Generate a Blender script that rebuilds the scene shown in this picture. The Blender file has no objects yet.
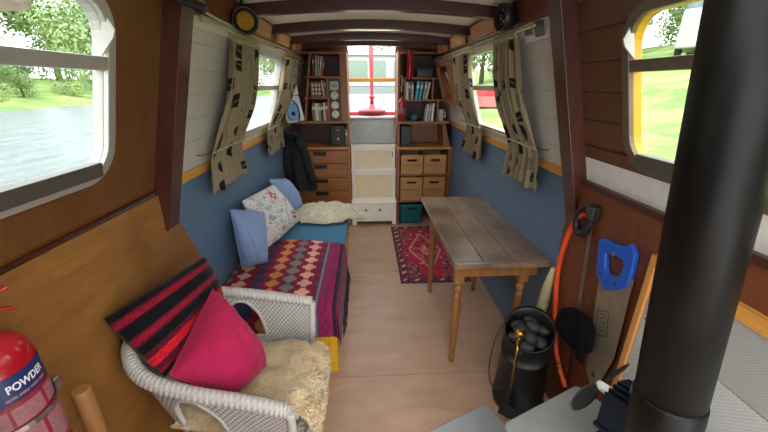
import bpy, bmesh, math, random
from mathutils import Vector, Matrix, noise
random.seed(7)
PI = math.pi
scn = bpy.context.scene
COL = scn.collection

# ------------------------------------------------------------------ helpers
def lin(h):
    h = h.lstrip('#')
    out = []
    for i in (0, 2, 4):
        c = int(h[i:i+2], 16) / 255
        out.append(c / 12.92 if c <= .04045 else ((c + .055) / 1.055) ** 2.4)
    return tuple(out) + (1.0,)

def V(*a): return Vector(a)

class MB:
    """collects faces (with material slot, smooth flag, colour) and builds ONE mesh object"""
    def __init__(s):
        s.v = []; s.f = []; s.mi = []; s.sm = []; s.col = {}; s.uv = {}
    def add(s, vs, fs, mi=0, smooth=False):
        o = len(s.v); s.v += [Vector(x) for x in vs]
        for f in fs:
            s.f.append([i + o for i in f]); s.mi.append(mi); s.sm.append(smooth)
        return o
    def box(s, x0, x1, y0, y1, z0, z1, mi=0, mat=None, bev=0):
        if bev:
            bm = bmesh.new(); bmesh.ops.create_cube(bm, size=1)
            for v in bm.verts:
                v.co = Vector(((x0+x1)/2 + v.co.x*(x1-x0), (y0+y1)/2 + v.co.y*(y1-y0), (z0+z1)/2 + v.co.z*(z1-z0)))
            b = min(bev, .45*min(abs(x1-x0), abs(y1-y0), abs(z1-z0)))
            bmesh.ops.bevel(bm, geom=list(bm.edges), offset=b, segments=2, affect='EDGES', profile=.6)
            s.bm(bm, mi, False, mat)
            return s
        vs = [V(x, y, z) for z in (z0, z1) for y in (y0, y1) for x in (x0, x1)]
        if mat: vs = [mat @ v for v in vs]
        s.add(vs, [(0,2,3,1),(4,5,7,6),(0,1,5,4),(2,6,7,3),(0,4,6,2),(1,3,7,5)], mi)
        return s
    def bm(s, bm, mi=0, smooth=False, mat=None):
        bm.verts.index_update()
        vs = [(mat @ v.co) if mat else v.co.copy() for v in bm.verts]
        s.add(vs, [[v.index for v in f.verts] for f in bm.faces], mi, smooth)
        bm.free()
    def ring(s, rings, mi=0, smooth=True, closed=True, cap0=True, cap1=True, loop=False):
        n = len(rings[0]); o = len(s.v); vs = [p for r in rings for p in r]
        fs = []
        m = len(rings)
        for i in range(m if loop else m-1):
            a = i*n; b = ((i+1) % m)*n
            for k in range(n if closed else n-1):
                k2 = (k+1) % n
                fs.append((a+k, a+k2, b+k2, b+k))
        s.add(vs, fs, mi, smooth)
        if not loop:
            if cap0: s.f.append([o+k for k in reversed(range(n))]); s.mi.append(mi); s.sm.append(False)
            if cap1: s.f.append([o+(m-1)*n+k for k in range(n)]); s.mi.append(mi); s.sm.append(False)
        return s
    def tube(s, pts, r, seg=10, mi=0, closed=False, caps=True, fn=None):
        pts = [Vector(p) for p in pts]; n = len(pts); rings = []
        up = None
        for i, p in enumerate(pts):
            if closed: t = pts[(i+1) % n] - pts[i-1]
            else: t = pts[min(i+1, n-1)] - pts[max(i-1, 0)]
            t.normalize()
            if up is None:
                up = Vector((0,0,1)) if abs(t.z) < .9 else Vector((1,0,0))
            a = t.cross(up); 
            if a.length < 1e-5: a = t.orthogonal()
            a.normalize(); b = a.cross(t).normalized(); up = b
            rr = r[i] if isinstance(r, (list, tuple)) else r
            ring = []
            for k in range(seg):
                th = 2*PI*k/seg
                q = rr * (fn(i/(n-1), th) if fn else 1)
                ring.append(p + a*math.cos(th)*q + b*math.sin(th)*q)
            rings.append(ring)
        return s.ring(rings, mi, True, True, caps, caps, closed)
    def lathe(s, prof, c=(0,0,0), seg=20, mi=0, mat=None, caps=True):
        c = Vector(c); rings = []
        for r, z in prof:
            ring = [V(r*math.cos(2*PI*k/seg), r*math.sin(2*PI*k/seg), z) for k in range(seg)]
            rings.append([(mat @ p) + c if mat else p + c for p in ring])
        return s.ring(rings, mi, True, True, caps, caps)
    def prism(s, poly, d0, d1, fn, mi=0, smooth=False):
        """poly of (a,b); fn(a,b,d) -> point"""
        n = len(poly)
        a = [fn(p[0], p[1], d0) for p in poly]; b = [fn(p[0], p[1], d1) for p in poly]
        s.add(a+b, [list(reversed(range(n))), list(range(n, 2*n))] + [(i, (i+1) % n, n+(i+1) % n, n+i) for i in range(n)], mi, smooth)
        return s
    def grid(s, fn, nu, nv, mi=0, smooth=True, cfn=None, loopu=False, keep=None, uvs=(1,1)):
        o = len(s.v); cols = []; 
        for j in range(nv+1):
            for i in range(nu if loopu else nu+1):
                s.v.append(Vector(fn(i/nu, j/nv)))
        w = nu if loopu else nu+1
        for j in range(nv):
            for i in range(nu):
                if keep and not keep((i+.5)/nu, (j+.5)/nv): continue
                i2 = (i+1) % w
                s.f.append([o+j*w+i, o+j*w+i2, o+(j+1)*w+i2, o+(j+1)*w+i]); s.mi.append(mi); s.sm.append(smooth)
                k = len(s.f)-1
                cu = [(i/nu, j/nv), ((i+1)/nu, j/nv), ((i+1)/nu, (j+1)/nv), (i/nu, (j+1)/nv)]
                if cfn: s.col[k] = cfn((i+.5)/nu, (j+.5)/nv)
                s.uv[k] = [(a*uvs[0], b*uvs[1]) for a, b in cu]
        return s
    def ell(s, c, r, seg=14, mi=0, mat=None, fn=None):
        bm = bmesh.new(); bmesh.ops.create_uvsphere(bm, u_segments=seg, v_segments=max(6, seg*2//3), radius=1)
        for v in bm.verts:
            k = fn(v.co) if fn else 1
            p = Vector((v.co.x*r[0], v.co.y*r[1], v.co.z*r[2]))*k
            v.co = (mat @ p if mat else p) + Vector(c)
        s.bm(bm, mi, True)
        return s
    def build(s, name, mats, parent=None, org=None, bevel=0, solid=0, sub=0):
        me = bpy.data.meshes.new(name)
        if parent is not None: base = WL[parent.name]
        elif org is not None: base = Vector(org)
        else: base = Vector((0,0,0))
        me.from_pydata([v - base for v in s.v], [], s.f)
        if not isinstance(mats, (list, tuple)): mats = [mats]
        for m in mats: me.materials.append(m)
        me.polygons.foreach_set('material_index', s.mi)
        me.polygons.foreach_set('use_smooth', s.sm)
        if s.uv:
            ul = me.uv_layers.new(name='UVMap')
            for k, l in s.uv.items():
                p = me.polygons[k]
                for q, li in enumerate(p.loop_indices): ul.data[li].uv = l[q]
        if s.col:
            ca = me.color_attributes.new('Col', 'FLOAT_COLOR', 'CORNER')
            for k, c in s.col.items():
                for li in me.polygons[k].loop_indices: ca.data[li].color = c
        me.validate(); me.update()
        o = bpy.data.objects.new(name, me); COL.objects.link(o)
        if parent is not None: o.parent = parent
        else: o.location = base
        WL[o.name] = base
        if solid:
            md = o.modifiers.new('Solid', 'SOLIDIFY'); md.thickness = solid; md.offset = 0
        if sub:
            md = o.modifiers.new('Sub', 'SUBSURF'); md.levels = sub; md.render_levels = sub
        if bevel:
            md = o.modifiers.new('Bev', 'BEVEL'); md.width = bevel; md.segments = 2; md.limit_method = 'ANGLE'; md.angle_limit = .6
            md.harden_normals = False
        return o

WL = {}
def tag(o, label, cat, group=None, kind=None):
    o['label'] = label; o['category'] = cat
    if group: o['group'] = group
    if kind: o['kind'] = kind
    return o
def thing(name, label, cat, loc, group=None, kind=None):
    o = bpy.data.objects.new(name, None); COL.objects.link(o); o.location = loc; o.empty_display_size = .05
    WL[o.name] = Vector(loc)
    return tag(o, label, cat, group, kind)
def struct(o):
    o['kind'] = 'structure'; return o
def sroot(name, loc=(0,0,0)):
    o = bpy.data.objects.new(name, None); COL.objects.link(o); o.location = loc; WL[o.name] = Vector(loc); o.empty_display_size = .05
    o['kind'] = 'structure'
    return o
def copy_tree(root, loc, label=None, rot=None):
    r = root.copy(); COL.objects.link(r); r.location = loc
    if rot: r.rotation_euler = rot
    if label: r['label'] = label
    for ch in list(root.children):
        c = ch.copy(); COL.objects.link(c); c.parent = r
        for g in list(ch.children):
            d = g.copy(); COL.objects.link(d); d.parent = c
    return r
def smooth_path(pts, n=8, closed=False):
    pts = [Vector(p) for p in pts]; out = []; m = len(pts)
    rng = range(m) if closed else range(m-1)
    for i in rng:
        if closed: p0, p1, p2, p3 = pts[i-1], pts[i], pts[(i+1) % m], pts[(i+2) % m]
        else: p0, p1, p2, p3 = pts[max(i-1,0)], pts[i], pts[i+1], pts[min(i+2, m-1)]
        for k in range(n):
            t = k/n
            out.append(.5*((2*p1) + (p2-p0)*t + (2*p0-5*p1+4*p2-p3)*t*t + (3*p1-p0-3*p2+p3)*t**3))
    if not closed: out.append(pts[-1])
    return out
def rrect(x0, x1, y0, y1, r, n=6):
    pts = []
    for cx, cy, a in ((x1-r, y1-r, 0), (x0+r, y1-r, PI/2), (x0+r, y0+r, PI), (x1-r, y0+r, 1.5*PI)):
        for k in range(n+1):
            t = a + PI/2*k/n
            pts.append((cx + r*math.cos(t), cy + r*math.sin(t)))
    return pts

# ------------------------------------------------------------------ materials
def new_mat(name):
    m = bpy.data.materials.new(name); m.use_nodes = True
    nt = m.node_tree; b = nt.nodes['Principled BSDF']
    return m, nt, b
def N(nt, t, **k):
    n = nt.nodes.new(t)
    for a, v in k.items(): setattr(n, a, v)
    return n
def tex_co(nt, scale=(1,1,1), rot=(0,0,0), kind='Object'):
    t = N(nt, 'ShaderNodeTexCoord'); mp = N(nt, 'ShaderNodeMapping')
    mp.inputs['Scale'].default_value = scale; mp.inputs['Rotation'].default_value = rot
    nt.links.new(t.outputs[kind], mp.inputs['Vector'])
    return mp.outputs['Vector']
def mix(nt, fac, a, b, mode='MIX'):
    n = N(nt, 'ShaderNodeMix', data_type='RGBA', blend_type=mode)
    if isinstance(fac, float): n.inputs['Factor'].default_value = fac
    else: nt.links.new(fac, n.inputs['Factor'])
    for s, v in ((n.inputs['A'], a), (n.inputs['B'], b)):
        if isinstance(v, tuple): s.default_value = v
        else: nt.links.new(v, s)
    return n.outputs['Result']
def ramp(nt, fac, stops):
    r = N(nt, 'ShaderNodeValToRGB')
    el = r.color_ramp.elements
    while len(el) < len(stops): el.new(.5)
    for e, (p, c) in zip(el, stops): e.position = p; e.color = c
    nt.links.new(fac, r.inputs['Fac'])
    return r.outputs['Color']
def bump(nt, b, h, s=.3, d=.01, prev=None):
    n = N(nt, 'ShaderNodeBump'); n.inputs['Strength'].default_value = s; n.inputs['Distance'].default_value = d
    nt.links.new(h, n.inputs['Height'])
    if prev: nt.links.new(prev, n.inputs['Normal'])
    nt.links.new(n.outputs['Normal'], b.inputs['Normal'])
    return n.outputs['Normal']
def noise_n(nt, vec, scale, detail=4, rough=.5, dist=0):
    n = N(nt, 'ShaderNodeTexNoise'); n.inputs['Scale'].default_value = scale; n.inputs['Detail'].default_value = detail
    n.inputs['Roughness'].default_value = rough; n.inputs['Distortion'].default_value = dist
    nt.links.new(vec, n.inputs['Vector'])
    return n.outputs['Fac']
def mathn(nt, op, a, b=None):
    n = N(nt, 'ShaderNodeMath', operation=op)
    for i, v in enumerate((a, b)):
        if v is None: continue
        if isinstance(v, (int, float)): n.inputs[i].default_value = v
        else: nt.links.new(v, n.inputs[i])
    return n.outputs[0]

def plain(name, c, rough=.5, metal=0., var=.12, scale=25, bmp=0, spec=None, coat=0):
    m, nt, b = new_mat(name); c = lin(c)
    v = tex_co(nt)
    f = noise_n(nt, v, scale, 5)
    dk = tuple(x*(1-var) for x in c[:3]) + (1,); lt = tuple(min(1, x*(1+var)) for x in c[:3]) + (1,)
    nt.links.new(ramp(nt, f, [(.3, dk), (.7, lt)]), b.inputs['Base Color'])
    b.inputs['Roughness'].default_value = rough; b.inputs['Metallic'].default_value = metal
    if spec is not None: b.inputs['Specular IOR Level'].default_value = spec
    if coat: b.inputs['Coat Weight'].default_value = coat
    if bmp: bump(nt, b, f, bmp, .004)
    return m
def wood(name, c1, c2, axis='Y', rough=.5, scale=6, c3=None, bmp=.15, stretch=.08, grooves=None, streak=.55):
    m, nt, b = new_mat(name)
    s = {'X': (stretch,1,1), 'Y': (1,stretch,1), 'Z': (1,1,stretch)}[axis]
    v = tex_co(nt, s)
    f = noise_n(nt, v, scale*4, 6, .6, 1.2)
    f2 = noise_n(nt, v, scale*22, 3, .6, .3)
    col = ramp(nt, f, [(.3, lin(c1)), (.7, lin(c2))])
    d = tuple(x*.72 for x in lin(c1)[:3]) + (1,)
    col = mix(nt, mathn(nt, 'MULTIPLY', ramp(nt, f2, [(.5, (0,0,0,1)), (.75, (1,1,1,1))]), streak), col, d)
    if c3:
        big = noise_n(nt, tex_co(nt), 3.0, 3, .5)
        col = mix(nt, ramp(nt, big, [(.45, (0,0,0,1)), (.65, (1,1,1,1))]), col, lin(c3))
    nb = bump(nt, b, f2, bmp, .003)
    if grooves:
        z0, pitch, wd, gc = grooves
        sx = N(nt, 'ShaderNodeSeparateXYZ'); nt.links.new(tex_co(nt), sx.inputs[0])
        q = mathn(nt, 'FRACT', mathn(nt, 'DIVIDE', mathn(nt, 'SUBTRACT', sx.outputs['Z'], z0 - 10*pitch), pitch))
        dd = mathn(nt, 'ABSOLUTE', mathn(nt, 'SUBTRACT', q, .5))   # .5 at seam
        g = mathn(nt, 'GREATER_THAN', dd, .5 - wd/pitch/2)
        col = mix(nt, g, col, lin(gc))
        gs = mathn(nt, 'MULTIPLY', mathn(nt, 'MAXIMUM', mathn(nt, 'SUBTRACT', dd, .5 - 2*wd/pitch), 0.), -1.)
        bump(nt, b, gs, .8 if streak > .1 else .25, .06, nb)
    nt.links.new(col, b.inputs['Base Color']); b.inputs['Roughness'].default_value = rough
    return m
def vcol(name, rough=.9, bmp=.3, scale=400, sheen=.2, weave=None):
    m, nt, b = new_mat(name)
    a = N(nt, 'ShaderNodeVertexColor'); a.layer_name = 'Col'
    f = noise_n(nt, tex_co(nt), scale, 2)
    c = mix(nt, .35, a.outputs['Color'], mix(nt, f, (0,0,0,1), (1,1,1,1)), 'OVERLAY')
    nt.links.new(c, b.inputs['Base Color']); b.inputs['Roughness'].default_value = rough
    b.inputs['Sheen Weight'].default_value = sheen*.3; b.inputs['Specular IOR Level'].default_value = .12
    bump(nt, b, f, bmp, .003)
    return m
def fabric(name, c, rough=.9, sheen=.2, scale=300, var=.15, bmp=.3, wr=.25):
    m, nt, b = new_mat(name); c = lin(c)
    f = noise_n(nt, tex_co(nt), scale, 2); g = noise_n(nt, tex_co(nt), 9, 4, .55, .6)
    dk = tuple(x*(1-var) for x in c[:3]) + (1,); lt = tuple(min(1, x*(1+var)) for x in c[:3]) + (1,)
    nt.links.new(ramp(nt, f, [(.3, dk), (.7, lt)]), b.inputs['Base Color'])
    b.inputs['Roughness'].default_value = rough; b.inputs['Sheen Weight'].default_value = sheen*.3; b.inputs['Specular IOR Level'].default_value = .12
    n1 = bump(nt, b, g, wr, .03)
    bump(nt, b, f, bmp, .002, n1)
    return m

MT = {}
MT['white_boards'] = wood('white painted boards', 'c2bdb2', 'c6c1b7', 'Y', .5, 4, bmp=.03, grooves=(1.47, .107, .0035, 'aea79b'), streak=.05)
MT['white_boards_r'] = wood('white painted wide boards', 'c4c0b7', 'c8c4bb', 'Y', .5, 4, bmp=.03, grooves=(1.33, .133, .0035, 'b2aca0'), streak=.05)
MT['white_paint'] = plain('white paint', 'cdcac2', .5, var=.05)
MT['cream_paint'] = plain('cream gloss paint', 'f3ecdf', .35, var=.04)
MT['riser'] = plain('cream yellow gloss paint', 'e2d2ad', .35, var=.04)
MT['ceiling'] = plain('cream ceiling board', 'e8dfcc', .6, var=.05)
MT['blue'] = plain('slate blue painted wall', '566c84', .55, var=.06, scale=8)
MT['brown_panel'] = wood('brown varnished ply', '5d3916', '6f471f', 'Z', .35, 2.5, bmp=.06)
MT['ply'] = wood('honey plywood', '7c5226', '916431', 'Y', .45, 2.0, '744a20', bmp=.08, stretch=.2)
MT['post'] = wood('dark mahogany', '3d1e15', '4f281c', 'Z', .3, 5, bmp=.08)
MT['beam'] = wood('dark mahogany beam', '361811', '482118', 'X', .35, 5, bmp=.08)
MT['cornice'] = wood('mahogany cornice', '5a2c1b', '733a22', 'Y', .4, 5, bmp=.08)
MT['noggin'] = wood('pale pine block', 'b07c4c', 'c7935f', 'Y', .6, 5)
MT['pine'] = wood('yellow pine strip', 'bb8033', 'd29a4b', 'Y', .45, 5, bmp=.06)
MT['pine_z'] = wood('yellow pine edging', 'b5793a', 'cf9450', 'Z', .5, 5, bmp=.06)
MT['dark_boards'] = wood('dark stained boards', '4b2d15', '694221', 'Y', .38, 4, '5a371b', grooves=(1.378, .108, .006, '231008'))
MT['tool_board'] = wood('red brown board', '5b301b', '703f25', 'Z', .42, 3, '663619', bmp=.1, stretch=.15)
MT['cab'] = wood('warm brown cabinet wood', '87532a', 'a86b3a', 'X', .42, 5)
MT['cab_z'] = wood('warm brown upright wood', '7c4a28', '96603a', 'Z', .45, 5)
MT['cab_dark'] = wood('dark shelf back', '3b1e12', '4c2817', 'X', .5, 4)
MT['worktop'] = wood('golden worktop', 'a86a36', 'c68a4a', 'X', .35, 5)
MT['crate'] = wood('pale crate wood', 'a77a45', 'bd9059', 'X', .6, 5)
MT['table_top'] = wood('weathered table planks', '78624f', '957f6c', 'Y', .3, 5, '624d3e', bmp=.15)
MT['table_leg'] = wood('golden oak legs', '7f5228', '976636', 'Z', .4, 6)
MT['alu'] = plain('window aluminium', 'b9b6ae', .4, .55, var=.06)
MT['alu_dark'] = plain('bronze window frame', '6a5c4c', .45, .4, var=.08)
MT['white_reveal'] = plain('white window reveal', 'b3b1ab', .5, var=.03)
MT['yellow'] = plain('yellow paint', 'c4921c', .4, var=.04)
MT['black'] = plain('black plastic', '151515', .45, var=.1)
MT['dark_strip'] = plain('dark grey strip', '4a443e', .5, var=.1)
MT['steel'] = plain('steel', 'a8a8a4', .3, 1., var=.08)
MT['zinc'] = plain('brushed metal sheet', '7d7d79', .35, .6, var=.1)
MT['brass'] = plain('brass', 'b58f45', .3, 1., var=.1)
MT['scuttle'] = plain('black enamel', '191a1b', .38, .1, var=.2)
MT['coal'] = plain('coal', '37373a', .65, var=.4, scale=60, bmp=.5)
MT['flue'] = plain('satin black flue', '090807', .42, .0, var=.25, scale=12, spec=.16)
MT['stove_top'] = plain('grey stove plate', '858783', .42, .3, var=.08, scale=10)
MT['stove'] = plain('black stove iron', '232323', .5, .3, var=.15)
MT['fin'] = plain('blue black anodised fin', '232b3a', .35, .7, var=.1)
MT['glass_dark'] = plain('stove door glass', '0b0a09', .08, var=.1)
MT['red'] = plain('red enamel', '9c0f1c', .25, var=.05, coat=.3)
MT['navy'] = plain('navy label', '1d2a5a', .4, var=.05)
MT['label_red'] = plain('dull red label', '841a28', .5, var=.15, scale=120)
MT['label_pale'] = plain('pale label print', '8f5c62', .5, var=.2, scale=150)
MT['lettering'] = plain('white lettering', 'd6d6dc', .5, var=.03)
MT['pole_wood'] = wood('pale broom wood', '84592f', '996b3c', 'Z', .5, 6)
MT['blue_saw'] = plain('blue plastic', '1d53b5', .4, var=.06)
MT['saw_blade'] = plain('greyed saw steel', '9b8d78', .4, .6, var=.12)
MT['orange'] = plain('orange enamel', 'd4481c', .35, var=.06)
MT['felt'] = fabric('black felt', '0d0d0f', 1., .0)
MT['tile_low'] = None
MT['wicker'] = None
MT['pink'] = fabric('raspberry cotton', 'a01c46', .85, .3, wr=.5)
MT['paleblue'] = fabric('pale blue cotton', '7d92b8', .85, .3, wr=.5)
MT['mattress'] = fabric('teal blue mattress cover', '3d6f8b', .9, .2)
MT['jacket'] = fabric('charcoal jacket cloth', '25272a', .8, .1, wr=.6)
MT['pattern'] = vcol('patterned textile')
MT['curtain'] = vcol('leaf print curtain', .85, .2, 500, .1)
MT['cord'] = plain('tie cord', 'a89a76', .8)
MT['teal_bin'] = plain('teal plastic', '13656f', .4, var=.06)
MT['cream_shade'] = plain('cream lamp shade', 'ddd3c0', .5, var=.03)
MT['hearth'] = plain('galvanised sheet', 'a3a9ab', .45, .1, var=.08, scale=10)
MT['paper'] = plain('white paper', 'd9d8d2', .7, var=.04)
MT['cable_white'] = plain('pale cable', 'b9b09d', .6)
MT['lcd'] = plain('grey display', '7e857a', .3, var=.05)
MT['lcd_dark'] = plain('dark display', '3a3d36', .3, var=.1)
MT['dial'] = plain('dial face', 'd7d3c2', .4, var=.05)
MT['dial_green'] = plain('greenish clock face', '9fae94', .4, var=.05)
MT['spot_yellow'] = plain('amber lens', '8a6c1e', .8, var=.2, scale=40, spec=.05)
MT['blue_gear'] = plain('blue plastic housing', '2f83b8', .35, var=.1)
MT['boat_white'] = plain('white boat paint', 'a3a49f', .5, var=.04)
MT['boat_grey'] = plain('grey boat band', '5a6462', .5, var=.05)
MT['boat_win'] = plain('boat window', '5f7062', .2, var=.1)
MT['deck'] = plain('pinkish deck paint', 'b89a8e', .6, var=.05)
MT['red_paint'] = plain('faded red paint', '9a3a42', .5, var=.08)
MT['bar'] = wood('orange varnished wood', 'a8701f', 'b88233', 'X', .4, 5)
MT['van_glass'] = plain('van glass', '3d4a52', .15, var=.1)
MT['tyre'] = plain('tyre rubber', '1a1a1a', .8)
MT['tent'] = fabric('red tent cloth', '9a2029', .8, .1)
MT['tent_pale'] = fabric('pale pink tent cloth', 'a86a6e', .8, .1)
MT['bark'] = plain('bark', '5b4a3a', .9, var=.3, bmp=.5)
MT['grey_pole'] = plain('grey pole', '7f8a94', .5)

def mk_floor():
    m, nt, b = new_mat('worn plywood floor')
    v = tex_co(nt, (.25, 1, 1))
    f = noise_n(nt, v, 9, 6, .6, .8); g = noise_n(nt, tex_co(nt), 2.2, 4, .55)
    col = ramp(nt, f, [(.3, lin('a4836c')), (.7, lin('b8967e'))])
    col = mix(nt, ramp(nt, g, [(.45, (0,0,0,1)), (.7, (.5,.5,.5,1))]), col, lin('c3a08a'))
    h = noise_n(nt, tex_co(nt), 14, 5, .7)
    col = mix(nt, ramp(nt, h, [(.6, (0,0,0,1)), (.8, (.4,.4,.4,1))]), col, lin('80594a'))
    nt.links.new(col, b.inputs['Base Color'])
    nt.links.new(ramp(nt, g, [(.3, (.34,)*3+(1,)), (.7, (.48,)*3+(1,))]), b.inputs['Roughness'])
    bump(nt, b, f, .08, .003)
    return m
MT['floor'] = mk_floor()
def mk_tile(name, c1, c2, sc, mode):
    m, nt, b = new_mat(name)
    sx = N(nt, 'ShaderNodeSeparateXYZ'); nt.links.new(tex_co(nt), sx.inputs[0])
    y, z = sx.outputs['Y'], sx.outputs['Z']
    if mode == 'weave':
        p = mathn(nt, 'SINE', mathn(nt, 'MULTIPLY', mathn(nt, 'ADD', y, z), sc)); q = mathn(nt, 'SINE', mathn(nt, 'MULTIPLY', mathn(nt, 'SUBTRACT', y, z), sc))
        h = mathn(nt, 'MAXIMUM', p, q)
    else:
        p = mathn(nt, 'SINE', mathn(nt, 'MULTIPLY', y, sc)); q = mathn(nt, 'SINE', mathn(nt, 'MULTIPLY', z, sc))
        h = mathn(nt, 'MULTIPLY', p, q)
    nt.links.new(ramp(nt, h, [(.0, lin(c1)), (.8, lin(c2))]), b.inputs['Base Color'])
    b.inputs['Roughness'].default_value = .55
    bump(nt, b, h, .25, .002)
    return m
MT['tile_low'] = mk_tile('embossed weave tile', '9b9b95', 'adada7', 520, 'weave')
MT['tile_high'] = mk_tile('dotted grey tile', '8f8e88', '9e9c96', 700, 'dots')
def mk_wicker():
    m, nt, b = new_mat('white painted wicker')
    uv = N(nt, 'ShaderNodeUVMap'); sx = N(nt, 'ShaderNodeSeparateXYZ'); nt.links.new(uv.outputs[0], sx.inputs[0])
    u, v = sx.outputs['X'], sx.outputs['Y']
    su = mathn(nt, 'SINE', mathn(nt, 'MULTIPLY', u, PI)); sv = mathn(nt, 'SINE', mathn(nt, 'MULTIPLY', v, 2*PI))
    alt = mathn(nt, 'SIGN', mathn(nt, 'SINE', mathn(nt, 'MULTIPLY', v, PI)))
    h = mathn(nt, 'ADD', mathn(nt, 'MULTIPLY', mathn(nt, 'MULTIPLY', su, alt), .6), mathn(nt, 'MULTIPLY', mathn(nt, 'ABSOLUTE', sv), .7))
    nt.links.new(ramp(nt, h, [(.0, lin('7d7771')), (.3, lin('a09b95')), (.8, lin('b3aea9'))]), b.inputs['Base Color'])
    b.inputs['Roughness'].default_value = .5
    bump(nt, b, h, .5, .004)
    return m
MT['wicker'] = mk_wicker()
MT['wicker_braid'] = plain('white braided rim', 'aca7a1', .5, var=.1, scale=120, bmp=.3)
def mk_fleece(name, c1, c2):
    m, nt, b = new_mat(name)
    f = noise_n(nt, tex_co(nt), 14, 6, .65, .8); g = noise_n(nt, tex_co(nt), 160, 3, .6)
    nt.links.new(mix(nt, .3, ramp(nt, f, [(.3, lin(c1)), (.65, lin(c2))]), mix(nt, g, (.1,.08,.05,1), (1,1,1,1)), 'OVERLAY'), b.inputs['Base Color'])
    b.inputs['Roughness'].default_value = 1.; b.inputs['Sheen Weight'].default_value = .5
    bump(nt, b, g, .6, .01)
    return m
MT['fleece_tan'] = mk_fleece('tan sheepskin', 'c09b6c', 'e2cda6')
MT['fleece_cream'] = mk_fleece('cream sheepskin', 'e6dcba', 'f8f0d8')
def mk_glass():
    m, nt, b = new_mat('window glass')
    nt.nodes.remove(b)
    t = N(nt, 'ShaderNodeBsdfTransparent'); t.inputs[0].default_value = (.93,.95,.94,1)
    g = N(nt, 'ShaderNodeBsdfGlossy'); g.inputs['Roughness'].default_value = .03
    fr = N(nt, 'ShaderNodeLayerWeight'); fr.inputs[0].default_value = .5
    fac = mathn(nt, 'ADD', mathn(nt, 'MULTIPLY', mathn(nt, 'POWER', fr.outputs['Facing'], 5.), .35), .02)
    mx = N(nt, 'ShaderNodeMixShader')
    nt.links.new(fac, mx.inputs[0]); nt.links.new(t.outputs[0], mx.inputs[1]); nt.links.new(g.outputs[0], mx.inputs[2])
    nt.links.new(mx.outputs[0], nt.nodes['Material Output'].inputs['Surface'])
    return m
MT['glass'] = mk_glass()
def mk_water():
    m, nt, b = new_mat('river water')
    f = noise_n(nt, tex_co(nt, (1, .35, 1)), 2.2, 5, .65, .4)
    b.inputs['Base Color'].default_value = lin('727b7f'); b.inputs['Roughness'].default_value = .25
    b.inputs['Specular IOR Level'].default_value = .12
    bump(nt, b, f, 1., .5)
    return m
MT['water'] = mk_water()
def mk_grass(name, c1, c2, sc):
    m, nt, b = new_mat(name)
    f = noise_n(nt, tex_co(nt), sc, 6, .7); g = noise_n(nt, tex_co(nt), sc*.12, 3)
    col = ramp(nt, f, [(.3, lin(c1)), (.7, lin(c2))])
    col = mix(nt, ramp(nt, g, [(.4, (0,0,0,1)), (.7, (.6,.6,.6,1))]), col, lin('a9b36a'))
    nt.links.new(col, b.inputs['Base Color']); b.inputs['Roughness'].default_value = 1.
    bump(nt, b, f, .6, .1)
    return m
MT['grass'] = mk_grass('bank grass', '41662a', '6d8c46', 6)
MT['leaf'] = mk_grass('foliage', '4c6a38', '7b9860', 2.5)
MT['leaf2'] = mk_grass('lighter foliage', '637f49', '93ab76', 2.5)

# ------------------------------------------------------------------ hull geometry
SL = .27                         # lean of the cabin sides
def LW(y, z, off=0): return V(-.88 + SL*(z-1.21) + off, y, z)       # left cabin side
def RW(y, z, off=0): return V(1.0 - SL*(z-1.21) - off, y, z)        # right cabin side
ZG, ZT = 1.21, 2.065
YF, YB = -.15, 4.40

def panel(mb, W, y0, y1, z0, z1, holes=(), th=.045, mi=0, slots=1):
    ys = sorted({y0, y1} | {h[i] for h in holes for i in (0, 1) if y0 < h[i] < y1})
    zs = sorted({z0, z1} | {h[i] for h in holes for i in (2, 3) if z0 < h[i] < z1})
    for a, b in zip(ys, ys[1:]):
        for c, d in zip(zs, zs[1:]):
            if any(h[0] < (a+b)/2 < h[1] and h[2] < (c+d)/2 < h[3] for h in holes): continue
            p = [W(a, c, 0), W(b, c, 0), W(b, d, 0), W(a, d, 0)]
            q = [W(a, c, -th), W(b, c, -th), W(b, d, -th), W(a, d, -th)]
            mb.add(p + q, [(0,1,2,3),(7,6,5,4),(0,4,5,1),(1,5,6,2),(2,6,7,3),(3,7,4,0)], mi)
    for h in holes:      # rounded corners of each window opening
        r = h[4]
        for cy, cz, sy, sz in ((h[0], h[2], 1, 1), (h[1], h[2], -1, 1), (h[1], h[3], -1, -1), (h[0], h[3], 1, -1)):
            poly = [(cy, cz)] + [(cy + sy*r*(1-math.cos(a)), cz + sz*r*(1-math.sin(a))) for a in [PI/2*k/8 for k in range(9)]]
            mb.prism(poly, 0, -th, lambda a, c, d: W(a, c, d), mi)

WIN = {'L1': (.28, 1.15, 1.345, 1.85, .10), 'L2': (2.36, 3.30, 1.30, 1.83, .08), 'R1': (.35, 1.20, 1.345, 1.84, .10), 'R2': (2.22, 3.08, 1.30, 1.85, .08)}
# sides
mb = MB(); panel(mb, LW, YF, 1.47, ZG, ZT, [WIN['L1']]); struct(mb.build('wall_left', MT['brown_panel']))
mb = MB(); panel(mb, LW, 1.47, YB, ZG, ZT, [WIN['L2']]); struct(mb.build('wall_left_cabin', MT['white_boards']))
mb = MB(); panel(mb, RW, YF, 1.50, 1.325, ZT, [WIN['R1']]); struct(mb.build('wall_right', MT['dark_boards']))
mb = MB(); panel(mb, RW, YF, 1.50, ZG, 1.325); struct(mb.build('wall_right_strip', MT['white_paint']))
mb = MB(); panel(mb, RW, 1.50, YB, ZG, ZT, [WIN['R2']]); struct(mb.build('wall_right_cabin', MT['white_boards_r']))
mb = MB(); mb.box(-.93, -.88, YF, YB, 0, ZG); struct(mb.build('wall_left_lower', MT['blue']))
mb = MB(); mb.box(1.0, 1.05, YF, YB, 0, ZG); struct(mb.build('wall_right_lower', MT['blue']))
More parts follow.
